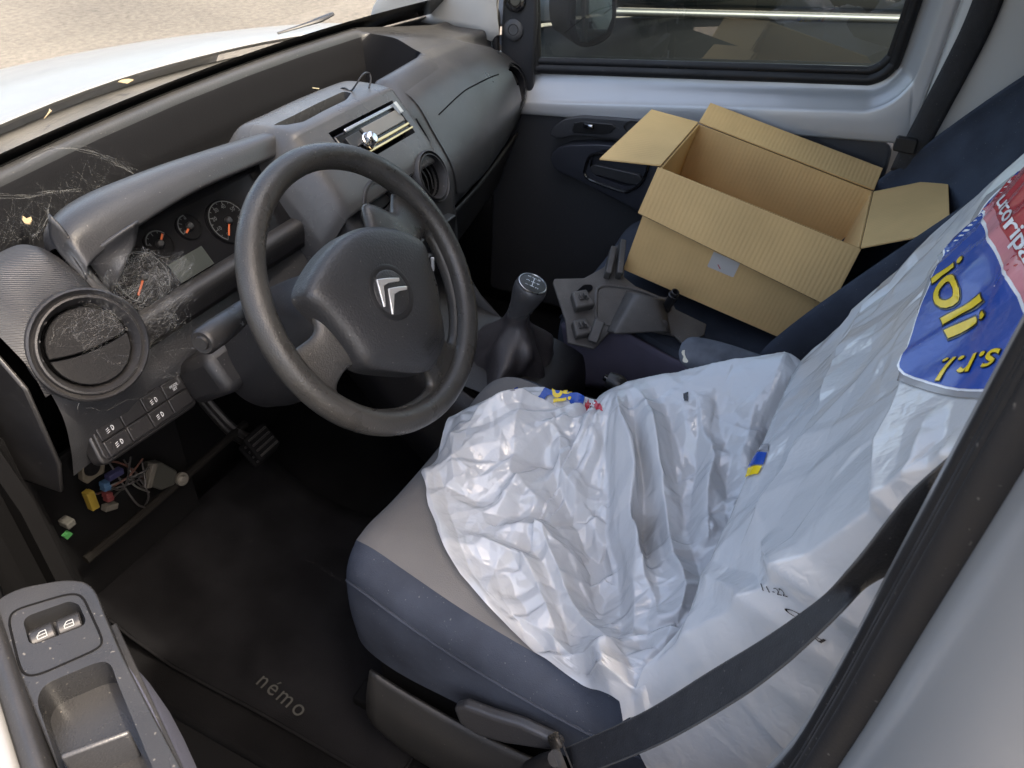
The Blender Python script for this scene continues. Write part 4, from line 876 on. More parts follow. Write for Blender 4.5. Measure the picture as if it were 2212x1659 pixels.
# seam round the switch plate
se = [dl(a, b) for a, b in ((18, 1340), (30, 1318), (150, 1282), (178, 1286), (198, 1330), (222, 1382), (216, 1400), (85, 1458), (55, 1460), (42, 1440))]
tube('plate_seam', [dpnt(a, b, ZA+.0002) for a, b in rpoly([np.array(q) for q in se], .012, 4)], .0011, M_void, ddr, 6, 1, close=True)
for i_, (pa_, pb_2) in enumerate((((62, 1375), (114, 1352)), ((122, 1350), (172, 1330)))):
    p1, p2 = dl(*pa_), dl(*pb_2); q1, q2 = dpnt(*p1, ZA-.004), dpnt(*p2, ZA-.004); dd = unit(q2-q1); nn = unit(np.cross((0, 0, 1.), dd)); L_ = np.linalg.norm(q2-q1)
    up_ = np.array([0, 0, 1.])
    secs = [[q1+dd*s_+nn*(.0115*math.cos(t))*sc+up_*(-.006+.011*math.sin(t)*sc) for t in np.linspace(0, 2*math.pi, 17)[:-1]] for s_, sc in ((0, .9), (.0012, 1), (L_-.0012, 1), (L_, .9))]
    rk = loft('window_switch', secs, M_gloss2, ddr, 1, 1, closed=True, caps=True)
    c_ = (q1+q2)/2+nn*-.005+up_*.0042; n_ = unit(nn*-.45+up_*.9); g = Flat(c_+n_*.0012, dd, np.cross(n_, dd))
    for (a, b), (c, d) in (((-.004, -.003), (.004, -.003)), ((.004, -.003), (.004, .003)), ((.004, .003), (-.001, .003)), ((-.001, .003), (-.004, 0)), ((-.004, 0), (-.004, -.003)), ((-.004, 0), (.004, 0))): g.line((a, b), (c, d), .0007)
    g.build('switch_symbol', M_dim2, rk)
# door inner panel under the armrest and painted shell outboard
secs = []
for a in (-.10, -.06, .02, .15, .35, .55):
    wv = .070-.03*max(0, -.02-a)/.08
    secs.append([dpnt(a, wv-.012, ZA-.045), dpnt(a, wv-.004, ZA-.075), dpnt(a, wv+.002, ZA-.14), dpnt(a, wv-.012, ZA-.25), dpnt(a, wv-.03, ZA-.45), dpnt(a, wv-.05, ZA-.55)])
loft('lower_panel', secs, mat('door_cloth', (.055, .058, .085), .9, bump=.5, bscale=1200), ddr, 3, 4, thick=.01)
loft('upper_panel', [[dpnt(a, -.018, ZA-.03), dpnt(a, -.023, ZA+.004), dpnt(a, -.032, ZA+.010), dpnt(a, -.043, ZA-.004)] for a in (-.30, -.1, .1, .3, .6)], M_dashlow, ddr, 2, 4, thick=.004)
loft('painted_shell', [[dpnt(a, -.044, ZA-.02), dpnt(a, -.047, ZA+.001), dpnt(a, -.09, ZA+.006), dpnt(a, -.14, ZA+.004), dpnt(a, -.16, ZA-.02), dpnt(a, -.165, .4)] for a in (-.42, -.2, .1, .4, .68)], M_silver, ddr, 2, 4, thick=.004)
# ================================================================== cardboard box on the passenger seat
def rodr(w):
    t = np.linalg.norm(w); k = w/t; K = np.array([[0, -k[2], k[1]], [k[2], 0, -k[0]], [-k[1], k[0], 0]]); return np.eye(3)+math.sin(t)*K+(1-math.cos(t))*K@K
bR = rodr(np.array([.1776, .0241, .0131]))@np.array([[0, 1, 0], [-1, 0, 0], [0, 0, 1.]]); bO = np.array([.2731, -.1425, .7629]); BL, BW, BH = .3836, .292, .2279
def bxp(a, b, c): return bO+bR@np.array([a*BL, b*BW, c*BH])
def bxm(v): return bO+bR@np.array(v, float)
M_card = mat('cardboard', (.66, .43, .19), .85, var=.08, vscale=7, spec=.2)
def corr(m, axis, col):
    N, L, p = nodes(m); tc = N.new('ShaderNodeTexCoord'); mp = N.new('ShaderNodeVectorMath'); mp.operation = 'DOT_PRODUCT'; L.new(tc.outputs['Object'], mp.inputs[0]); mp.inputs[1].default_value = tuple(axis)
    nz = N.new('ShaderNodeTexNoise'); nz.inputs['Scale'].default_value = 25; L.new(tc.outputs['Object'], nz.inputs[0])
    ad = N.new('ShaderNodeMath'); ad.operation = 'MULTIPLY_ADD'; L.new(nz.outputs[0], ad.inputs[0]); ad.inputs[1].default_value = .0025; L.new(mp.outputs['Value'], ad.inputs[2])
    mu = N.new('ShaderNodeMath'); mu.operation = 'MULTIPLY'; mu.inputs[1].default_value = 2*math.pi/.0082; L.new(ad.outputs[0], mu.inputs[0])
    s = N.new('ShaderNodeMath'); s.operation = 'SINE'; L.new(mu.outputs[0], s.inputs[0])
    b = N.new('ShaderNodeBump'); b.inputs['Strength'].default_value = .28; b.inputs['Distance'].default_value = .0006; L.new(s.outputs[0], b.inputs['Height']); L.new(b.outputs[0], p.inputs['Normal'])
bx = thing('cardboard_box', 'open empty brown cardboard box with spread flaps on the passenger seat', 'box', tuple(bxp(.5, .5, 0)))
corr(M_card, bR[:, 0], None)
M_card2 = mat('cardboard_end', (.66, .43, .19), .85, var=.08, vscale=7, spec=.2); corr(M_card2, bR[:, 1], None)
M_cardedge = mat('cardboard_edge', (.30, .195, .10), .9, bump=1., bscale=700, bdist=.002)
TH = .0035
def panel_(name, pts, m, n):
    """pts in box metres; thickness along n"""
    o = prism(name, [bxm(p) for p in pts], bR@(np.array(n, float)*TH), [m, M_cardedge], bx, .0006, 1)
    return o
L_, W_, H_ = BL, BW, BH
panel_('side_panel', [(0, 0, 0), (L_, 0, 0), (L_, 0, H_), (0, 0, H_)], M_card, (0, 1, 0))
panel_('side_panel', [(0, W_, 0), (L_, W_, 0), (L_, W_, H_), (0, W_, H_)], M_card, (0, -1, 0))
panel_('end_panel', [(0, TH, 0), (0, W_-TH, 0), (0, W_-TH, H_), (0, TH, H_)], M_card2, (1, 0, 0))
panel_('end_panel', [(L_, TH, 0), (L_, W_-TH, 0), (L_, W_-TH, H_), (L_, TH, H_)], M_card2, (-1, 0, 0))
panel_('bottom_panel', [(TH, TH, 0), (L_-TH, TH, 0), (L_-TH, W_-TH, 0), (TH, W_-TH, 0)], M_card, (0, 0, 1))
def invb(px, py, plane_pt, plane_n):
    q = onplane(px, py, bxm(plane_pt), bR@np.array(plane_n, float)); return bR.T@(q-bO)
# flaps: each hinges on its panel's top edge and leans to where it stands
def flap(hA, hB, tipA, tipB, m, nm='flap', sk=1):
    hA, hB, tA, tB = map(lambda v: np.array(v, float), (hA, hB, tipA, tipB)); n = unit(np.cross(hB-hA, tA-hA))
    return prism(nm, [bxm(v) for v in (hA, hB, tB, tA)], bR@(n*TH*sk), [m, M_cardedge], bx, .0006, 1)
# front flap folded down over the near face
fa = rad(-62); fl = .112
flap((-.004, -.001, H_+.001), (L_+.002, -.001, H_+.001), (-.004, -math.cos(fa)*fl*.80, H_+math.sin(fa)*fl*.80), (L_+.002, -math.cos(fa)*fl, H_+math.sin(fa)*fl), M_card)
# back flap standing outwards towards the far door
fb_ = rad(22)
flap((0, W_, H_+.001), (L_, W_, H_+.001), (0, W_+math.cos(fb_)*.07, H_+math.sin(fb_)*.07), (L_, W_+math.cos(fb_)*.07, H_+math.sin(fb_)*.07), M_card)
# left end flap reaching forwards, right end flap reaching back
tl_ = invb(1285, 383, (-.10, 0, H_-.01), (.1, 0, 1)); tr_ = invb(1380, 310, (-.10, 0, H_-.01), (.1, 0, 1))
flap((0, .004, H_+.0015), (0, W_-.004, H_+.0015), (-.115, .0, H_-.03), (-.100, W_-.03, H_+.0), M_card2)
flap((L_, .004, H_+.0015), (L_, W_-.004, H_+.0015), (L_+.110, .004, H_+.086), (L_+.106, W_-.015, H_+.083), M_card2)
# corrugated raw edge of the front flap and the paper tape
e0 = np.array([-.004, -math.cos(fa)*fl*.80, H_+math.sin(fa)*fl*.80]); e1 = np.array([L_+.002, -math.cos(fa)*fl, H_+math.sin(fa)*fl]); nrm = unit(np.cross(e1-e0, np.array([0, -math.cos(fa), math.sin(fa)])))
wav = [bxm(e0*(1-t)+e1*t+nrm*(.00175+.0013*math.sin(t*L_/.0082*2*math.pi))+np.array([0, -math.cos(fa)*.0006, math.sin(fa)*.0006])) for t in np.linspace(0, 1, 280)]
tube('corrugation', wav, .0005, M_cardedge, bx, 5, 1, caps=False)
t0 = invb(1560, 570, (0, -.002, 0), (0, -1, 0))
prism('paper_tape', [bxm((t0[0]+a, -.0006, t0[2]+b)) for a, b in [(-.024, .016), (.030, .016), (.030, -.017)]+[(.030-.0016*(i+1), -.017-(.0018 if i % 2 else 0)) for i in range(33)]+[(-.024, -.017)]], bR@np.array([0, -.0006, 0]), mat('paper_tape', (.55, .52, .48), .7), bx)
g = Flat(bxm((t0[0]-.003, -.0016, t0[2]-.008)), bR[:, 0], bR[:, 2]); g.line((-.004, .003), (.004, -.004), .0016); g.build('red_mark', mat('red_ink', (.5, .03, .05), .6), bx)
hr = [at(1412, 475, x=.268), at(1416, 490, x=.268), at(1425, 505, x=.268), at(1430, 516, x=.268), at(1440, 522, x=.268), at(1446, 522, x=.268)]
# ================================================================== loose plastic under-dash trim lying on the seat front
tp = thing('loose_trim_panel', 'dusty black moulded trim panel with clips lying under the box', 'trim panel', tuple(at(1300, 720, x=.14)))
M_tp = mat('dusty_black_plastic', (.050, .047, .044), .55, bump=.4, bscale=500, var=.25, vscale=30, dust=.45, dustcol=(.26, .23, .20))
tn = unit((-.25, -.28, .93)); tO = np.array([.20, -.14, .772])
def tpp(zx, zy, h=0.):
    """second photo detail -> tilted tray plane"""
    px, py = 1179.6+zx*.24803, 493.7+zy*.24803
    return onplane(px, py, tO+tn*h, tn)
outl = [(60, 470), (75, 435), (330, 430), (510, 330), (560, 195), (600, 195), (615, 140), (690, 135), (680, 420), (780, 500), (1000, 590), (1080, 600), (1130, 700), (1400, 830), (1380, 930), (1200, 1010), (1120, 930), (900, 890), (600, 880), (540, 920), (420, 1045), (190, 990), (170, 800), (110, 620)]
base = prism('tray', [tpp(a, b) for a, b in outl], -tn*.006, M_tp, tp, .002)
bow = [(440, 520), (520, 495), (700, 515), (860, 560), (1010, 620), (1030, 780), (740, 760), (560, 850), (430, 790)]
bw_ = [tpp(a, b) for a, b in rpoly([np.array(q) for q in bow], 40, 4)]
tube('bowl_rim', bw_, .0035, M_tp, tp, 8, 1, close=True)
# raised channel across the bowl
secs = []
for f_ in np.linspace(0, 1, 7):
    c0, c1 = (700-170*f_, 545+350*f_), (1000+60*f_, 600+300*f_)
    h = .045*(1-.6*f_)
    secs.append([tpp(c0[0], c0[1]), tpp(c0[0]+45, c0[1]+8, h*.7), tpp(c0[0]+110, c0[1]+20, h), tpp(c1[0]-60, c1[1], h), tpp(c1[0], c1[1]+10, h*.6), tpp(c1[0]+30, c1[1]+16)])
loft('channel', secs, M_tp, tp, 3, 4, thick=.003)
loft('perforated_flange', [[tpp(690, 850, .012), tpp(740, 760, .026)], [tpp(880, 880, .012), tpp(900, 775, .026)], [tpp(1080, 910, .012), tpp(1050, 800, .026)]], M_tp, tp, 3, 2, thick=.003)
for cx_, cy_ in ((775, 805), (960, 830)):
    for k in range(6):
        t = k*math.pi/3; lathe('hole', [(0, .0006), (.0013, .0005), (.0014, -.001)], tpp(cx_+22*math.cos(t), cy_+20*math.sin(t), .0215), tn, M_void, tp, 8)
for (a, b), s_ in (((300, 660), 1.), ((300, 900), .9)):
    q = tpp(a, b); a1, b1, _ = frame_from(tn)
    tw = prism('clip_tower', [q+(a1*x+b1*y)*s_ for x, y in ((-.022, -.018), (.020, -.018), (.016, .02), (-.016, .02))], tn*.020*s_, M_tp, tp, .004)
    q2 = q+tn*.020*s_
    for dx, dy, w2, h2 in ((0, 0, .018, .004), (0, 0, .004, .014), (-.006, .003, .003, .008), (.006, -.003, .003, .008)):
        box('clip', q2+a1*dx+b1*dy+tn*h2/2, (w2, .008, h2), M_tp, tw, .0008, (a1, b1, tn))
for q_ in (((520, 440), (570, 210)), ((620, 440), (650, 150))):
    p0, p1 = tpp(*q_[0]), tpp(*q_[1]); d_ = unit(p1-p0); s2 = unit(np.cross(d_, tn))
    box('rib', (p0+p1)/2+tn*.010, (np.linalg.norm(p1-p0), .012, .022), M_tp, tp, .002, (d_, s2, tn))
p0, p1 = tpp(400, 990, .004), tpp(470, 800, .03); d_ = unit(p1-p0); s2 = unit(np.cross(d_, tn)); box('rib', (p0+p1)/2, (np.linalg.norm(p1-p0), .02, .02), M_tp, tp, .003, (d_, s2, unit(np.cross(s2, d_))))
pq = tpp(1040, 700, .0); lathe('screw_post', [(.0095, 0), (.0085, .04), (.0105, .042), (.0105, .046), (.0085, .047), (.008, .055), (.006, .056), (.0055, .045)], pq, tn, M_blackp, tp, 20)
sl_ = [tpp(a, b, .002) for a, b in ((215, 590), (330, 490), (400, 490), (410, 530), (300, 600), (240, 600))]; prism('slot', rpoly(sl_, .006, 3), tn*.001, M_void, tp)
# ================================================================== small loose things
cable = [at(655, 205, z=1.075), at(680, 203, z=1.08), at(715, 200, z=1.085), at(742, 190, z=1.10), at(758, 196, z=1.10), at(772, 178, z=1.115), at(785, 160, z=1.125), at(797, 158, z=1.12), at(801, 172, z=1.11), at(797, 190, z=1.10)]
cb_ = thing('audio_cable', 'thin black audio cable looped behind the radio pod', 'cable', tuple(cable[4]))
tube('lead', cable[1:], .0016, mat('cable_black', (.02, .02, .022), .35), cb_, 8, 8)
tube('jack_plug', [cable[1]+np.array([-.004, 0, 0]), cable[2]], .0028, M_gloss, cb_, 8, 2); tube('jack_tip', [at(675, 190, z=1.09), at(690, 192, z=1.089)], .0014, mat('gold_tip', (.8, .6, .3), .25, metal=1.), cb_, 8, 2)
lf = prism('dry_leaf', [at(a, b, z=1.066) for a, b in ((50, 468), (58, 474), (68, 470), (70, 476), (64, 486), (54, 484), (49, 477))], (0, 0, .0015), leafm); tag(lf, 'tiny tan leaf scrap on the dash corner left of the instrument hood', 'leaf')
# ------------------------------------------------------------------ cobwebs: thousands of fine strands
M_web2 = mat('web', (.42, .42, .40), .9); N, L, p = nodes(M_web2); p.inputs['Alpha'].default_value = .20
V = []; F = []
def strand(P, w):
    P = np.asarray(P); b = len(V)
    for i, q in enumerate(P):
        t = P[min(i+1, len(P)-1)]-P[max(i-1, 0)]; s_ = unit(np.cross(t, nrg.normal(size=3))+1e-9)*w/2
        V.append(q+s_); V.append(q-s_)
    for i in range(len(P)-1): F.append((b+2*i, b+2*i+1, b+2*i+3, b+2*i+2))
def sag(a, b, s, n=7, j=.002):
    return [a*(1-t)+b*t+np.array([0, 0, -s*4*t*(1-t)])+nrg.normal(size=3)*j*(0 < t < 1) for t in np.linspace(0, 1, n)]
# anchors round the vent, hood end and cluster
A1 = [at(rng.uniform(120, 260), rng.uniform(560, 700), x=rng.uniform(-.60, -.575)) for _ in range(40)]
A2 = [at(rng.uniform(250, 420), rng.uniform(530, 720), x=rng.uniform(-.54, -.47)) for _ in range(60)]
A3 = [VL+np.array([rng.uniform(-.05, .07), -.012, rng.uniform(-.06, .06)]) for _ in range(40)]
A4 = [at(rng.uniform(200, 420), rng.uniform(690, 830), x=rng.uniform(-.58, -.50)) for _ in range(40)]
for i in range(1500):
    s1, s2 = rng.choice([(A1, A2), (A2, A3), (A2, A4), (A3, A4), (A2, A2), (A1, A3), (A2, A2)]); a, b = rng.choice(s1), rng.choice(s2)
    if np.linalg.norm(a-b) < .14: strand(sag(a, b, rng.uniform(0, .016), 10, .0022), rng.uniform(.00010, .00030))
# sheets in the windscreen recess
for i in range(140):
    x = rng.uniform(-.66, -.34); a = np.array([x, wsy(x)-.09, 1.112-rng.uniform(0, .03)]); x2 = x+rng.gauss(0, .06); b = np.array([min(-.25, x2), .385+rng.uniform(0, .02), 1.055+rng.uniform(0, .03)])
    strand(sag(a, b, rng.uniform(.0, .02), 8, .0025), rng.uniform(.00008, .00018))
for pts in ([at(50, 352, y=.46), at(120, 320, y=.46), at(190, 328, y=.44), at(250, 350, y=.41), at(290, 375, y=.39)], [at(0, 425, y=.43), at(60, 425, y=.43), at(110, 415, y=.42), at(170, 410, y=.41)], [at(100, 445, y=.35), at(103, 462, y=.34), at(95, 490, y=.33), at(70, 505, y=.31), at(72, 515, y=.31)]):
    for k in range(7): strand(cr(np.array(pts)+nrg.normal(size=(len(pts), 3))*.0022, 5), .0004)
for pts in ([at(450, 1158, z=.42), at(560, 1170, z=.42), at(640, 1200, z=.42), at(700, 1232, z=.42), at(745, 1260, z=.42)],):
    for k in range(2): strand(cr(np.array(pts)+nrg.normal(size=(len(pts), 3))*.001, 6), .0003)
for k in range(130):   # crumbs and dust caught in the web
    c_ = rng.choice(A2+A1+A4)+nrg.normal(size=3)*.006; b = len(V); s_ = rng.uniform(.0005, .0014)
    for d in ((1, 0, 0), (-.5, .8, 0), (-.5, -.8, .3), (0, 0, 1)): V.append(c_+np.array(d)*s_)
    F += [(b, b+1, b+2), (b, b+1, b+3), (b+1, b+2, b+3), (b, b+2, b+3)]
OPEN.add('cobweb'); wb_ = obj('cobweb', V, F, M_web2, smooth=False); tag(wb_, 'grey dusty cobwebs strung across the vent, cluster and dash recess', 'cobweb', kind='stuff')
# ==FILM==
# ================================================================== white plastic seat cover
def sstep(a, b, x): t = np.clip((x-a)/(b-a), 0, 1); return t*t*(3-2*t)
def seg_dist(X, Y, p, q):
    d = q-p; L2 = d@d+1e-12; t = ((X-p[0])*d[0]+(Y-p[1])*d[1])/L2; tc_ = np.clip(t, 0, 1)
    return np.hypot(X-p[0]-tc_*d[0], Y-p[1]-tc_*d[1]), t
def side_of(X, Y, p, q): return (q[0]-p[0])*(Y-p[1])-(q[1]-p[1])*(X-p[0])
def ridge_h(X, Y, P, H, w1, w2, pw=1.15):
    """tent-shaped fold along polyline P; different widths on its two sides"""
    P = [np.array(p) for p in P]; wm = max(w1, w2); Q = np.array(P); full = np.zeros(X.shape)
    sel = (X > Q[:, 0].min()-wm) & (X < Q[:, 0].max()+wm) & (Y > Q[:, 1].min()-wm) & (Y < Q[:, 1].max()+wm)
    if not sel.any(): return full
    X, Y = X[sel], Y[sel]; best = np.full(X.shape, 1e9); sd_ = np.zeros(X.shape); tt = np.zeros(X.shape); L = np.r_[0, np.cumsum([np.linalg.norm(b-a) for a, b in zip(P[:-1], P[1:])])]
    for i in range(len(P)-1):
        d, t = seg_dist(X, Y, P[i], P[i+1]); m_ = d < best; best = np.where(m_, d, best); sd_ = np.where(m_, side_of(X, Y, P[i], P[i+1]), sd_); tt = np.where(m_, (L[i]+np.clip(t, 0, 1)*(L[i+1]-L[i]))/L[-1], tt)
    w = np.where(sd_ > 0, w1, w2); full[sel] = H*np.maximum(0, 1-best/w)**pw*(.35+.65*np.sin(np.pi*np.clip(tt, .06, .94))**.6); return full
def creases(X, Y, n, box_, Hs, ws, ls, seed, ang=None, spread=9.):
    r = np.random.default_rng(seed); h = np.zeros(X.shape)
    for k in range(n):
        c = np.array([r.uniform(*box_[0]), r.uniform(*box_[1])]); a = r.uniform(0, math.pi) if ang is None else r.normal(ang, spread); l = r.uniform(*ls); d = np.array([math.cos(a), math.sin(a)])*l/2
        kink = np.array([-d[1], d[0]])*r.normal(0, .22)
        h += ridge_h(X, Y, [c-d, c+kink, c+d], r.uniform(*Hs)*(1 if r.random() < .62 else -1), r.uniform(*ws), r.uniform(*ws), 1.1)
    return h
def facets(X, Y, n, box_, H, seed, sx=1.0, rot=0.):
    """sharp-edged crumple: random heights joined by flat triangles"""
    from mathutils.geometry import delaunay_2d_cdt
    r = np.random.default_rng(seed); c, s_ = math.cos(rot), math.sin(rot); cx, cy = np.mean(box_[0]), np.mean(box_[1])
    P = np.stack([r.uniform(*box_[0], n), r.uniform(*box_[1], n)], 1); m_ = .25; lo, hi = np.array([box_[0][0], box_[1][0]])-m_, np.array([box_[0][1], box_[1][1]])+m_
    P = np.concatenate([P, [[lo[0], lo[1]], [hi[0], lo[1]], [lo[0], hi[1]], [hi[0], hi[1]]]]); h = r.normal(0, H, len(P)); h[-4:] = 0
    tf = lambda A, B: np.stack([((A-cx)*c+(B-cy)*s_)*sx, -(A-cx)*s_+(B-cy)*c], -1)
    Q = tf(P[:, 0], P[:, 1]); R_ = delaunay_2d_cdt([Vector(q) for q in Q], [], [], 0, 1e-7); V2 = np.array([v[:] for v in R_[0]]); src = [o[0] if o else 0 for o in R_[3]]; hv = h[src]
    G_ = tf(X, Y).reshape(-1, 2); order = np.argsort(G_[:, 0]); gxs, gys = G_[order, 0], G_[order, 1]; res = np.zeros(len(order))
    for t in R_[2]:
        a, b, d = V2[t[0]], V2[t[1]], V2[t[2]]; den = (b[1]-d[1])*(a[0]-d[0])+(d[0]-b[0])*(a[1]-d[1])
        if abs(den) < 1e-12: continue
        i0, i1 = np.searchsorted(gxs, min(a[0], b[0], d[0])), np.searchsorted(gxs, max(a[0], b[0], d[0]), 'right')
        if i1 <= i0: continue
        gx, gy = gxs[i0:i1], gys[i0:i1]; l1 = ((b[1]-d[1])*(gx-d[0])+(d[0]-b[0])*(gy-d[1]))/den; l2 = ((d[1]-a[1])*(gx-d[0])+(a[0]-d[0])*(gy-d[1]))/den; l3 = 1-l1-l2
        ins = (l1 >= -1e-6) & (l2 >= -1e-6) & (l3 >= -1e-6); res[i0:i1][ins] = (l1*hv[t[0]]+l2*hv[t[1]]+l3*hv[t[2]])[ins]
    out = np.empty(len(order)); out[order] = res; return out.reshape(X.shape)
def wob(X, Y, s, seed):
    r = np.random.default_rng(seed); o = np.zeros(X.shape)
    for k in range(5):
        a = r.uniform(0, 6.3); f_ = s*r.uniform(.6, 1.6); o += np.sin(f_*(X*math.cos(a)+Y*math.sin(a))+r.uniform(0, 6.3))/5
    return o
# ---- crumpled front sheet on the cushion: a height over the seat plane
ct_v = np.vectorize(cushion_top)
FX = [-.68, -.640, -.612, -.594, -.586, -.577, -.549, -.511, -.478, -.43, -.40, -.335, -.305, -.265, -.22, -.17, -.11]
FY = [-.49, -.475, -.455, -.40, -.345, -.30, -.22, -.164, -.131, -.093, -.088, -.063, -.062, -.085, -.118, -.17, -.24]
def fz(px, py, z=.775): return at(px, py, z=z)[:2]
FOLD_LINES = [  # photo position of each fold: points, height, widths either side
    ([(965, 893), (1010, 845), (1075, 815), (1140, 820), (1250, 845), (1300, 870)], .050, .045, .05),
    ([(920, 1005), (965, 970), (1060, 930), (1150, 918), (1240, 922), (1310, 905)], .040, .022, .075),
    ([(1310, 905), (1345, 985), (1375, 1090), (1400, 1200), (1425, 1330)], .042, .030, .030),
    ([(1330, 880), (1400, 985), (1440, 1100), (1470, 1230), (1470, 1330)], .040, .022, .026),
    ([(1380, 870), (1470, 960), (1520, 1060), (1525, 1160)], .034, .024, .03),
    ([(1420, 830), (1545, 935), (1590, 1000)], .030, .03, .03),
    ([(925, 1010), (935, 1090), (975, 1200), (1060, 1310), (1150, 1380)], .022, .02, .03),
    ([(1110, 1110), (1180, 1120), (1250, 1150), (1300, 1180)], .018, .02, .035),
    ([(1060, 1150), (1150, 1180), (1190, 1260), (1210, 1330)], .022, .02, .03),
    ([(1200, 1130), (1230, 1220), (1300, 1310), (1340, 1380)], .026, .022, .025),
    ([(1160, 1385), (1200, 1365), (1270, 1370), (1315, 1385), (1330, 1480)], .022, .02, .025),
    ([(1210, 960), (1230, 1020), (1260, 1050), (1300, 1060)], .020, .02, .03),
    ([(1320, 1380), (1330, 1450), (1345, 1530)], .024, .018, .02),
    ([(990, 1090), (1100, 1060), (1180, 1010)], .012, .02, .03),
    ([(1360, 1000), (1385, 1120), (1390, 1240), (1370, 1360)], .022, .016, .016)]
VALL = [([(1005, 945), (1080, 912), (1170, 900), (1300, 900)], .026, .018, .018), ([(1200, 1000), (1250, 1085), (1290, 1140), (1320, 1250)], .016, .022, .022), ([(1345, 915), (1390, 1040), (1420, 1200)], .022, .014, .014), ([(1440, 900), (1490, 1010), (1490, 1130)], .020, .016, .016), ([(1090, 1240), (1190, 1215), (1260, 1240)], .012, .018, .018)]
def front_h(X, Y):
    wx, wy = X+.006*wob(X, Y, 60, 1), Y+.006*wob(X, Y, 60, 2)
    h = np.zeros(X.shape)
    for P, H, a, b in FOLD_LINES: h = h+ridge_h(wx, wy, [fz(*q) for q in P], H*1.15, a, b)
    for P, H, a, b in VALL: h = h-ridge_h(wx, wy, [fz(*q) for q in P], H, a, b)
    # radiating sharp pleats below the gathered knot
    O_ = fz(1325, 885); rr = np.hypot(wx-O_[0], wy-O_[1]); ph_ = np.arctan2(wy-O_[1], wx-O_[0]); tri = np.abs(((ph_*2.6+.5*wob(X, Y, 14, 6)) % 1.)-.5)*2; tri2 = np.abs(((ph_*6.3+.8*wob(X, Y, 22, 7)) % 1.)-.5)*2
    h += (.014*tri+.006*tri2)*sstep(.02, .12, rr)*(1-sstep(.22, .36, rr))
    B_ = ((-.65, -.12), (-.55, -.06)); h += facets(X, Y, 130, B_, .0095, 51)+facets(X, Y, 420, B_, .0032, 52, 1.8, .7)+facets(X, Y, 1300, B_, .0009, 53)
    h += creases(X, Y, 70, ((-.64, -.13), (-.52, -.07)), (.0010, .0034), (.004, .010), (.02, .07), 12)
    return h*(1-.90*sstep(-.30, -.18, X))+facets(X, Y, 260, B_, .0030, 54, .5, .3)*sstep(-.32, -.20, X)
TENT = np.array([at(1300, 868, x=-.20), at(1380, 836, x=-.175), at(1480, 808, x=-.155), at(1600, 790, x=-.145), at(1700, 770, x=-.14)])
def front_base(X, Y):
    z = ct_v(np.clip(X, -.612, -.13), np.minimum(Y, -.075)); z = np.where(X < -.612, z-(-.612-X)*2.2, z)
    tz = np.interp(-Y, -TENT[:, 1], TENT[:, 2])-.6*np.maximum(0, -.50-Y); ridge_x = np.interp(-Y, -TENT[:, 1], TENT[:, 0])
    tz = np.where(-Y < -TENT[0, 1], ct_v(np.clip(X, -.6, -.14), np.minimum(Y, -.075))+(TENT[0, 2]-.74)*sstep(-.10, TENT[0, 1], -(-Y)*1.0), tz)
    up_ = sstep(-.40, 0, (X-ridge_x)-0.0)*0+sstep(-.24, 0., X-ridge_x)
    z = z+np.maximum(0, tz-z)*np.where(X < ridge_x, up_, 1)
    z = np.where(X > ridge_x, z-np.minimum(.16, (X-ridge_x)*3.5), z)
    bk = sstep(-.38, -.53, Y)*(1-sstep(-.34, -.22, X))  # climbs against the backrest
    return z+.012+bk*.10
def front_surf(a, b):
    """a across, b from the free edge (0) to the crease (1)"""
    X = -.624+.509*a; yf = np.interp(X, FX, FY); Y = yf+(-.575-yf)*b
    X = X+.010*wob(a*3, b*3, 5, 5)*(b < .98); yf2 = .008*wob(X, Y, 70, 9); Y = Y+yf2*(1-b)
    edge = np.minimum(1, np.minimum(b*(-(-.575-yf))/.035, (a*.509)/.02)); edge = np.clip(edge, 0, 1)
    h = front_h(X, Y)*(.25+.75*edge)
    z = front_base(X, Y)+np.maximum(h, -.010)
    lean = np.clip(h, 0, .05); Xs = X-.30*lean*np.clip((X+.2)/-.2, 0, 1); Ys = Y+.35*lean*(1-b)
    return np.stack([Xs, Ys, z], -1)
# ---- taut back sheet over the backrest
bN = np.array([0, .918, .396]); bE = np.array([0, -.396, .918]); bP = np.array([-.37, -.462, .70])+bN*.050
def pl2(px, py): q = onplane(px, py, bP, bN)-bP; return np.array([q[0], q@bE])
BR = [([(1850, 668), (1815, 760), (1770, 880), (1700, 1010), (1640, 1090)], .012, .012, .05), ([(2030, 560), (1985, 720), (1950, 840), (1890, 960), (1870, 1060), (1865, 1160)], .016, .012, .06), ([(1975, 910), (1960, 980), (1940, 1010), (1990, 960)], .008, .02, .02), ([(1870, 1150), (1800, 1180), (1700, 1260), (1620, 1330)], .012, .02, .03), ([(1630, 1180), (1690, 1290), (1740, 1340)], .014, .012, .03), ([(1740, 1340), (1800, 1170), (1830, 1180)], .012, .014, .02), ([(1510, 1240), (1570, 1260), (1600, 1330)], .010, .02, .02), ([(1700, 800), (1660, 950), (1590, 1080), (1500, 1260), (1430, 1420)], .010, .03, .05), ([(1480, 1380), (1560, 1420), (1650, 1430)], .010, .02, .02), ([(1600, 1560), (1720, 1530), (1800, 1500)], .010, .02, .02), ([(1580, 1610), (1700, 1590), (1780, 1570)], .010, .015, .02), ([(2010, 960), (1990, 1040), (2060, 980)], .010, .014, .03)]
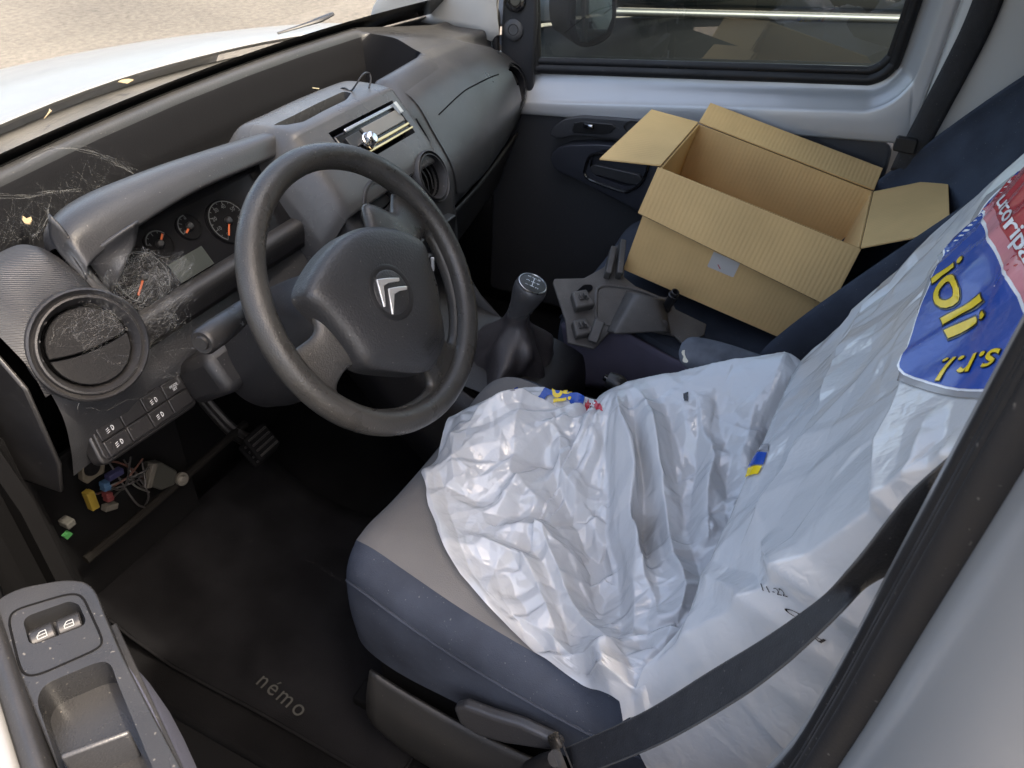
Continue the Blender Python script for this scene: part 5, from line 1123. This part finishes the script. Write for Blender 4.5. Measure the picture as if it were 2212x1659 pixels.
def back_h(U, V):
    wu, wv = U+.004*wob(U, V, 45, 21), V+.004*wob(U, V, 45, 22); h = np.zeros(U.shape)
    for P, H, a, b in BR: h = h+ridge_h(wu, wv, [pl2(*q) for q in P], H, a, b)
    h += creases(wu, wv, 20, ((-.27, .26), (-.05, .65)), (.0012, .0036), (.010, .04), (.08, .26), 31, 1.05, .45)
    C_ = ((-.33, .25), (-.25, .75)); h += facets(U, V, 90, C_, .0040, 61, 2.2, -.55)+facets(U, V, 420, C_, .0014, 62, 1.8, -.5)+facets(U, V, 260, C_, .0050, 63)*sstep(.30, .05, V)
    h += creases(wu, wv, 30, ((-.27, .26), (-.05, .65)), (.0003, .0009), (.004, .010), (.03, .09), 33, .9, .8)
    return h
EDGE = [pl2(*q) for q in ((1712, 752), (1660, 900), (1600, 1050), (1520, 1205), (1450, 1350), (1398, 1442), (1350, 1505), (1335, 1570), (1330, 1650))]
def back_surf(a, b):
    """a across the seat, b from the lower free edge (0) up the backrest (1)"""
    U = -.325+.565*a; eu = np.array([e[0] for e in EDGE])[::-1]; ev = np.array([e[1] for e in EDGE])[::-1]; o_ = np.argsort(eu)
    v0 = np.interp(U, eu[o_], ev[o_])-.16*sstep(-.20, -.27, U); V = v0+(.74-v0)*b
    h = back_h(U, V)*np.clip(.3+b*12, 0, 1)+.012*(1-b)*0
    cl = .030*sstep(.02, .20, .245-np.abs(U+.0))   # gentle crown of the backrest
    x = -.37+U; D = np.zeros(U.shape)
    over = np.maximum(0, np.abs(U)-.232); D = -over*1.3-14*over**2      # wraps round the sides
    x = np.where(over > 0, -.37+np.sign(U)*(.232+over*.62), x)
    P = bP+np.stack([x+.37, np.zeros(U.shape), np.zeros(U.shape)], -1)+bE*V[..., None]+bN*(h+D+.012*np.cos(U/.24*1.3)-.018)[..., None]
    return P
def film_mat():
    m = bpy.data.materials.new('white_polythene'); m.use_nodes = True; N, L, p = nodes(m); out = N['Material Output']
    p.inputs['Base Color'].default_value = (.67, .675, .675, 1); p.inputs['Roughness'].default_value = .09; p.inputs['Specular IOR Level'].default_value = 1.0
    tc = N.new('ShaderNodeTexCoord')
    def nz(s, d, dist=0., stretch=None):
        n = N.new('ShaderNodeTexNoise'); n.inputs['Scale'].default_value = s; n.inputs['Detail'].default_value = d; n.inputs['Distortion'].default_value = dist
        if stretch:
            mp = N.new('ShaderNodeMapping'); mp.inputs['Scale'].default_value = stretch; mp.inputs['Rotation'].default_value = (.5, .2, .6); L.new(tc.outputs['Object'], mp.inputs[0]); L.new(mp.outputs[0], n.inputs[0])
        else: L.new(tc.outputs['Object'], n.inputs[0])
        return n.outputs[0]
    def ridge(o):
        a = N.new('ShaderNodeMath'); a.operation = 'SUBTRACT'; a.inputs[1].default_value = .5; L.new(o, a.inputs[0]); b = N.new('ShaderNodeMath'); b.operation = 'ABSOLUTE'; L.new(a.outputs[0], b.inputs[0]); return b.outputs[0]
    def mad(a, k, b):
        q = N.new('ShaderNodeMath'); q.operation = 'MULTIPLY_ADD'; L.new(a, q.inputs[0]); q.inputs[1].default_value = k
        if b is None: q.inputs[2].default_value = 0
        else: L.new(b, q.inputs[2])
        return q.outputs[0]
    h = mad(ridge(nz(70, 1, .5)), 1.0, mad(ridge(nz(170, 1, .3, (1, .35, .35))), .5, None))
    b = N.new('ShaderNodeBump'); b.inputs['Strength'].default_value = .35; b.inputs['Distance'].default_value = .0022; L.new(h, b.inputs['Height']); L.new(b.outputs[0], p.inputs['Normal'])
    tr = N.new('ShaderNodeBsdfTranslucent'); tr.inputs[0].default_value = (.8, .82, .84, 1); L.new(b.outputs[0], tr.inputs['Normal']); mx = N.new('ShaderNodeMixShader'); mx.inputs[0].default_value = .24; L.new(p.outputs[0], mx.inputs[1]); L.new(tr.outputs[0], mx.inputs[2]); tp_ = N.new('ShaderNodeBsdfTransparent'); m3 = N.new('ShaderNodeMixShader'); m3.inputs[0].default_value = .07; L.new(mx.outputs[0], m3.inputs[1]); L.new(tp_.outputs[0], m3.inputs[2]); L.new(m3.outputs[0], out.inputs[0])
    return m
M_film = film_mat()
cov = thing('plastic_seat_cover', 'glossy white printed plastic cover crumpled over the driver seat', 'seat cover', (-.37, -.45, .72))
OPEN.update(['crumpled_sheet', 'back_sheet'])
def sheet(name, f_, na, nb_):
    A, B = np.meshgrid(np.linspace(0, 1, na), np.linspace(0, 1, nb_), indexing='ij'); G_ = f_(A, B); o = obj(name, G_.reshape(-1, 3), gridfaces(na, nb_), M_film, cov, angle=180); return o
fs = sheet('crumpled_sheet', front_surf, 380, 330)
bs = sheet('back_sheet', back_surf, 300, 420)
# ------------------------------------------------------------------ print on the film
def decal(name, V, F, fmap, m, parent, step=.005):
    """flat print (2-D) cut into small cells and laid on the film"""
    bm = bmesh.new(); vs = [bm.verts.new((p[0], p[1], 0)) for p in V]
    for f_ in F:
        try: bm.faces.new([vs[i] for i in f_])
        except ValueError: pass
    V = np.array(V); lo, hi = V.min(0), V.max(0)
    for ax in (0, 1):
        no = (1, 0, 0) if ax == 0 else (0, 1, 0)
        for c in np.arange(lo[ax]+step, hi[ax], step):
            bmesh.ops.bisect_plane(bm, geom=bm.verts[:]+bm.edges[:]+bm.faces[:], plane_co=(c if ax == 0 else 0, c if ax == 1 else 0, 0), plane_no=no, dist=1e-6)
    bm.verts.index_update(); P2 = np.array([v.co[:2] for v in bm.verts]); FF = [tuple(v.index for v in f_.verts) for f_ in bm.faces]; bm.free()
    OPEN.add(name); return obj(name, fmap(P2), FF, m, parent, smooth=True, angle=180)
def back_uv(U, V):
    a = (U+.325)/.565; eu = np.array([e[0] for e in EDGE])[::-1]; ev = np.array([e[1] for e in EDGE])[::-1]; o_ = np.argsort(eu); v0 = np.interp(U, eu[o_], ev[o_])-.16*sstep(-.20, -.27, U); return a, (V-v0)/(.74-v0)
def on_back(off):
    def f_(P2):
        a, b = back_uv(P2[:, 0], P2[:, 1]); e = 1e-3; p0, pa, pb = back_surf(a, b), back_surf(a+e, b), back_surf(a, b+e); n = np.cross(pa-p0, pb-p0); n /= np.linalg.norm(n, axis=1)[:, None]; s_ = np.sign(n@bN); return p0+n*s_[:, None]*(off+.0010)
    return f_
def ink(name, c, r_=.2): return mat(name, c, r_, spec=.55, bump=.4, bscale=60, bdist=.002)
I_blue, I_red, I_pink, I_yel, I_grey, I_wht, I_blk = ink('blue_ink', (.012, .065, .33)), ink('red_print', (.42, .030, .045)), ink('pink_shine', (.62, .22, .25)), ink('yellow_ink', (.80, .56, .02)), ink('grey_ink', (.27, .27, .28)), ink('white_ink', (.82, .82, .83)), ink('black_ink', (.012, .012, .013))
def bpoly(name, pts, off, m): V = [pl2(*q) for q in pts]; return decal(name, V, [tuple(range(len(V)))], on_back(off), m, bs)
LOGO = [(1953, 830), (1958, 790), (1976, 738), (1994, 686), (2010, 632), (2026, 575), (2050, 500), (2088, 430), (2130, 380), (2180, 335), (2240, 300), (2330, 290), (2400, 420), (2380, 620), (2290, 740), (2190, 812), (2120, 832), (2040, 838)]
LOGO = [tuple(q) for q in cr(np.array(LOGO[-1:]+LOGO+LOGO[:2], float), 4)[4:-4-1]]
cL = np.mean(LOGO, 0)
def shrink(P, k): return [tuple(np.array(q)*(1-k)+cL*k) for q in P]
bpoly('logo_ring', LOGO, .0008, I_grey); bpoly('logo_keyline', shrink(LOGO, .050), .0013, I_wht); bpoly('logo_field', shrink(LOGO, .068), .0018, I_blue)
band = [(2108, 428), (2150, 386), (2190, 352), (2250, 318), (2330, 310), (2375, 430), (2362, 590), (2300, 690), (2228, 740), (2190, 640), (2150, 530)]
bpoly('logo_band_edge', [(2100, 436)]+band[1:8]+[(2222, 748), (2182, 645), (2142, 535)], .0023, I_wht); bpoly('logo_band', [(2114, 430)]+band[1:], .0028, I_red)
bpoly('logo_band_shine', [(2110, 440), (2135, 425), (2185, 530), (2245, 690), (2228, 740), (2190, 640), (2150, 530)], .0031, I_pink)  # paler pink strip paints a shine onto the red band
def btext(name, s, px, py, dx, dy, size_px, m, off, bold=0., sp_=1.0, stretch=1.0):
    """lettering whose reading direction is the photo direction (dx,dy)"""
    o_ = pl2(px, py); ex = pl2(px+dx, py+dy)-o_; n_ = math.hypot(dx, dy); sc = np.linalg.norm(ex)/n_; ex = unit(ex); q = pl2(px+dy, py-dx)-o_; ey = np.array([-ex[1], ex[0]]); ey = ey if ey@q > 0 else -ey; sy_ = abs(q@ey)/n_
    V, F = text2d(s, size_px, bold=bold*size_px, space=sp_); V = [o_+ex*p[0]*stretch*sc+ey*p[1]*sy_ for p in V]; return decal(name, V, F, on_back(off), m, bs, .006)
for m_, b_, o_ in ((I_blk, .030, .0024), (I_yel, .006, .0030)):
    btext('logo_name' if m_ is I_yel else 'logo_name_outline', 'ioli', 2060, 638, 12, 70, 122, m_, o_, b_, .95); btext('logo_suffix' if m_ is I_yel else 'logo_suffix_outline', 's.r.l.', 2066, 776, -70, 22, 66, m_, o_, b_, 1.0)
btext('logo_trade', 'utoripara', 2196, 500, 40, 95, 62, I_wht, .0036, .014, .95)
# small marks
for s_, a, b, sz in (('11-22', 1624, 1243, 11), ('D', 1618, 1266, 15), ('A', 1612, 1290, 15), ('D', 1616, 1312, 15)): btext('small_mark', s_, a, b, -16 if len(s_) == 1 else 20, -3, sz, I_blk, .0012)
bpoly('tie_strip', [(1621, 1325), (1628, 1326), (1640, 1352), (1655, 1372), (1650, 1386), (1636, 1384), (1633, 1362)], .0020, I_blk)
bpoly('logo_ring', [(1640, 968), (1668, 964), (1664, 978), (1636, 984)], .0010, I_grey); bpoly('logo_field', [(1635, 988), (1662, 981), (1650, 1004), (1626, 1014)], .0012, I_blue); bpoly('logo_name', [(1625, 1017), (1648, 1007), (1638, 1024), (1616, 1036)], .0014, I_yel)
# logo scrap on the crumpled sheet
def on_front(off):
    def f_(P2):
        X, Y = P2[:, 0], P2[:, 1]; a = (X+.624)/.509; yf = np.interp(X, FX, FY); b = (Y-yf)/(-.575-yf); e = 1.5e-3
        p0, pa, pb = front_surf(a, b), front_surf(a+e, b), front_surf(a, b+e); n = np.cross(pa-p0, pb-p0); n /= np.linalg.norm(n, axis=1)[:, None]; return p0+n*np.sign(n@np.array([-.4, -.2, .9]))[:, None]*(off+.0010)
    return f_
AA, BB = np.meshgrid(np.linspace(.02, .98, 160), np.linspace(.0, .9, 150), indexing='ij'); FGp = front_surf(AA, BB); dvec = FGp-CAM; wz = dvec@cF; FPXY = np.stack([1106+FPX*(dvec@cR)/wz, 829.5-FPX*(dvec@cU)/wz], -1)
def fl2(px, py):
    """where on the crumpled sheet the photo shows this point (topmost layer)"""
    d = np.hypot(FPXY[..., 0]-px, FPXY[..., 1]-py); c = np.where(d < d.min()+3, wz, 9); i, j = np.unravel_index(np.argmin(c), c.shape); X = -.624+.509*AA[i, j]; yf = np.interp(X, FX, FY); return np.array([X, yf+(-.575-yf)*BB[i, j]])
def fpoly(name, pts, off, m): V = [fl2(*q) for q in pts]; return decal(name, V, [tuple(range(len(V)))], on_front(off), m, fs, .004)
fpoly('logo_ring', [(1098, 812), (1112, 814), (1112, 842), (1092, 842)], .0010, I_grey)
fpoly('logo_field', [(1114, 815), (1180, 822), (1240, 832), (1262, 848), (1258, 874), (1230, 864), (1187, 852), (1116, 842)], .0014, I_blue)
fpoly('logo_band', [(1262, 876), (1268, 852), (1290, 865), (1302, 888), (1285, 886)], .0014, I_red)
def ftext(name, s, px, py, dx, dy, size_px, m, off, bold=0.):
    o_ = fl2(px, py); ex = fl2(px+dx*2, py+dy*2)-fl2(px-dx*2, py-dy*2); sc = .00062; ex = unit(ex); ey = np.array([-ex[1], ex[0]]); V, F = text2d(s, size_px*sc, bold=bold*size_px*sc); V = [o_+ex*p[0]+ey*p[1] for p in V]; return decal(name, V, F, on_front(off), m, fs, .004)
ftext('logo_name', 'Bi', 1212, 848, 2, 9, 62, I_yel, .0020, .02); ftext('logo_trade', 'or', 1280, 874, -4, 7, 26, I_wht, .0020, .02)
fpoly('date_patch', [(1475, 848), (1486, 847), (1487, 865), (1476, 866)], .0014, I_blk)
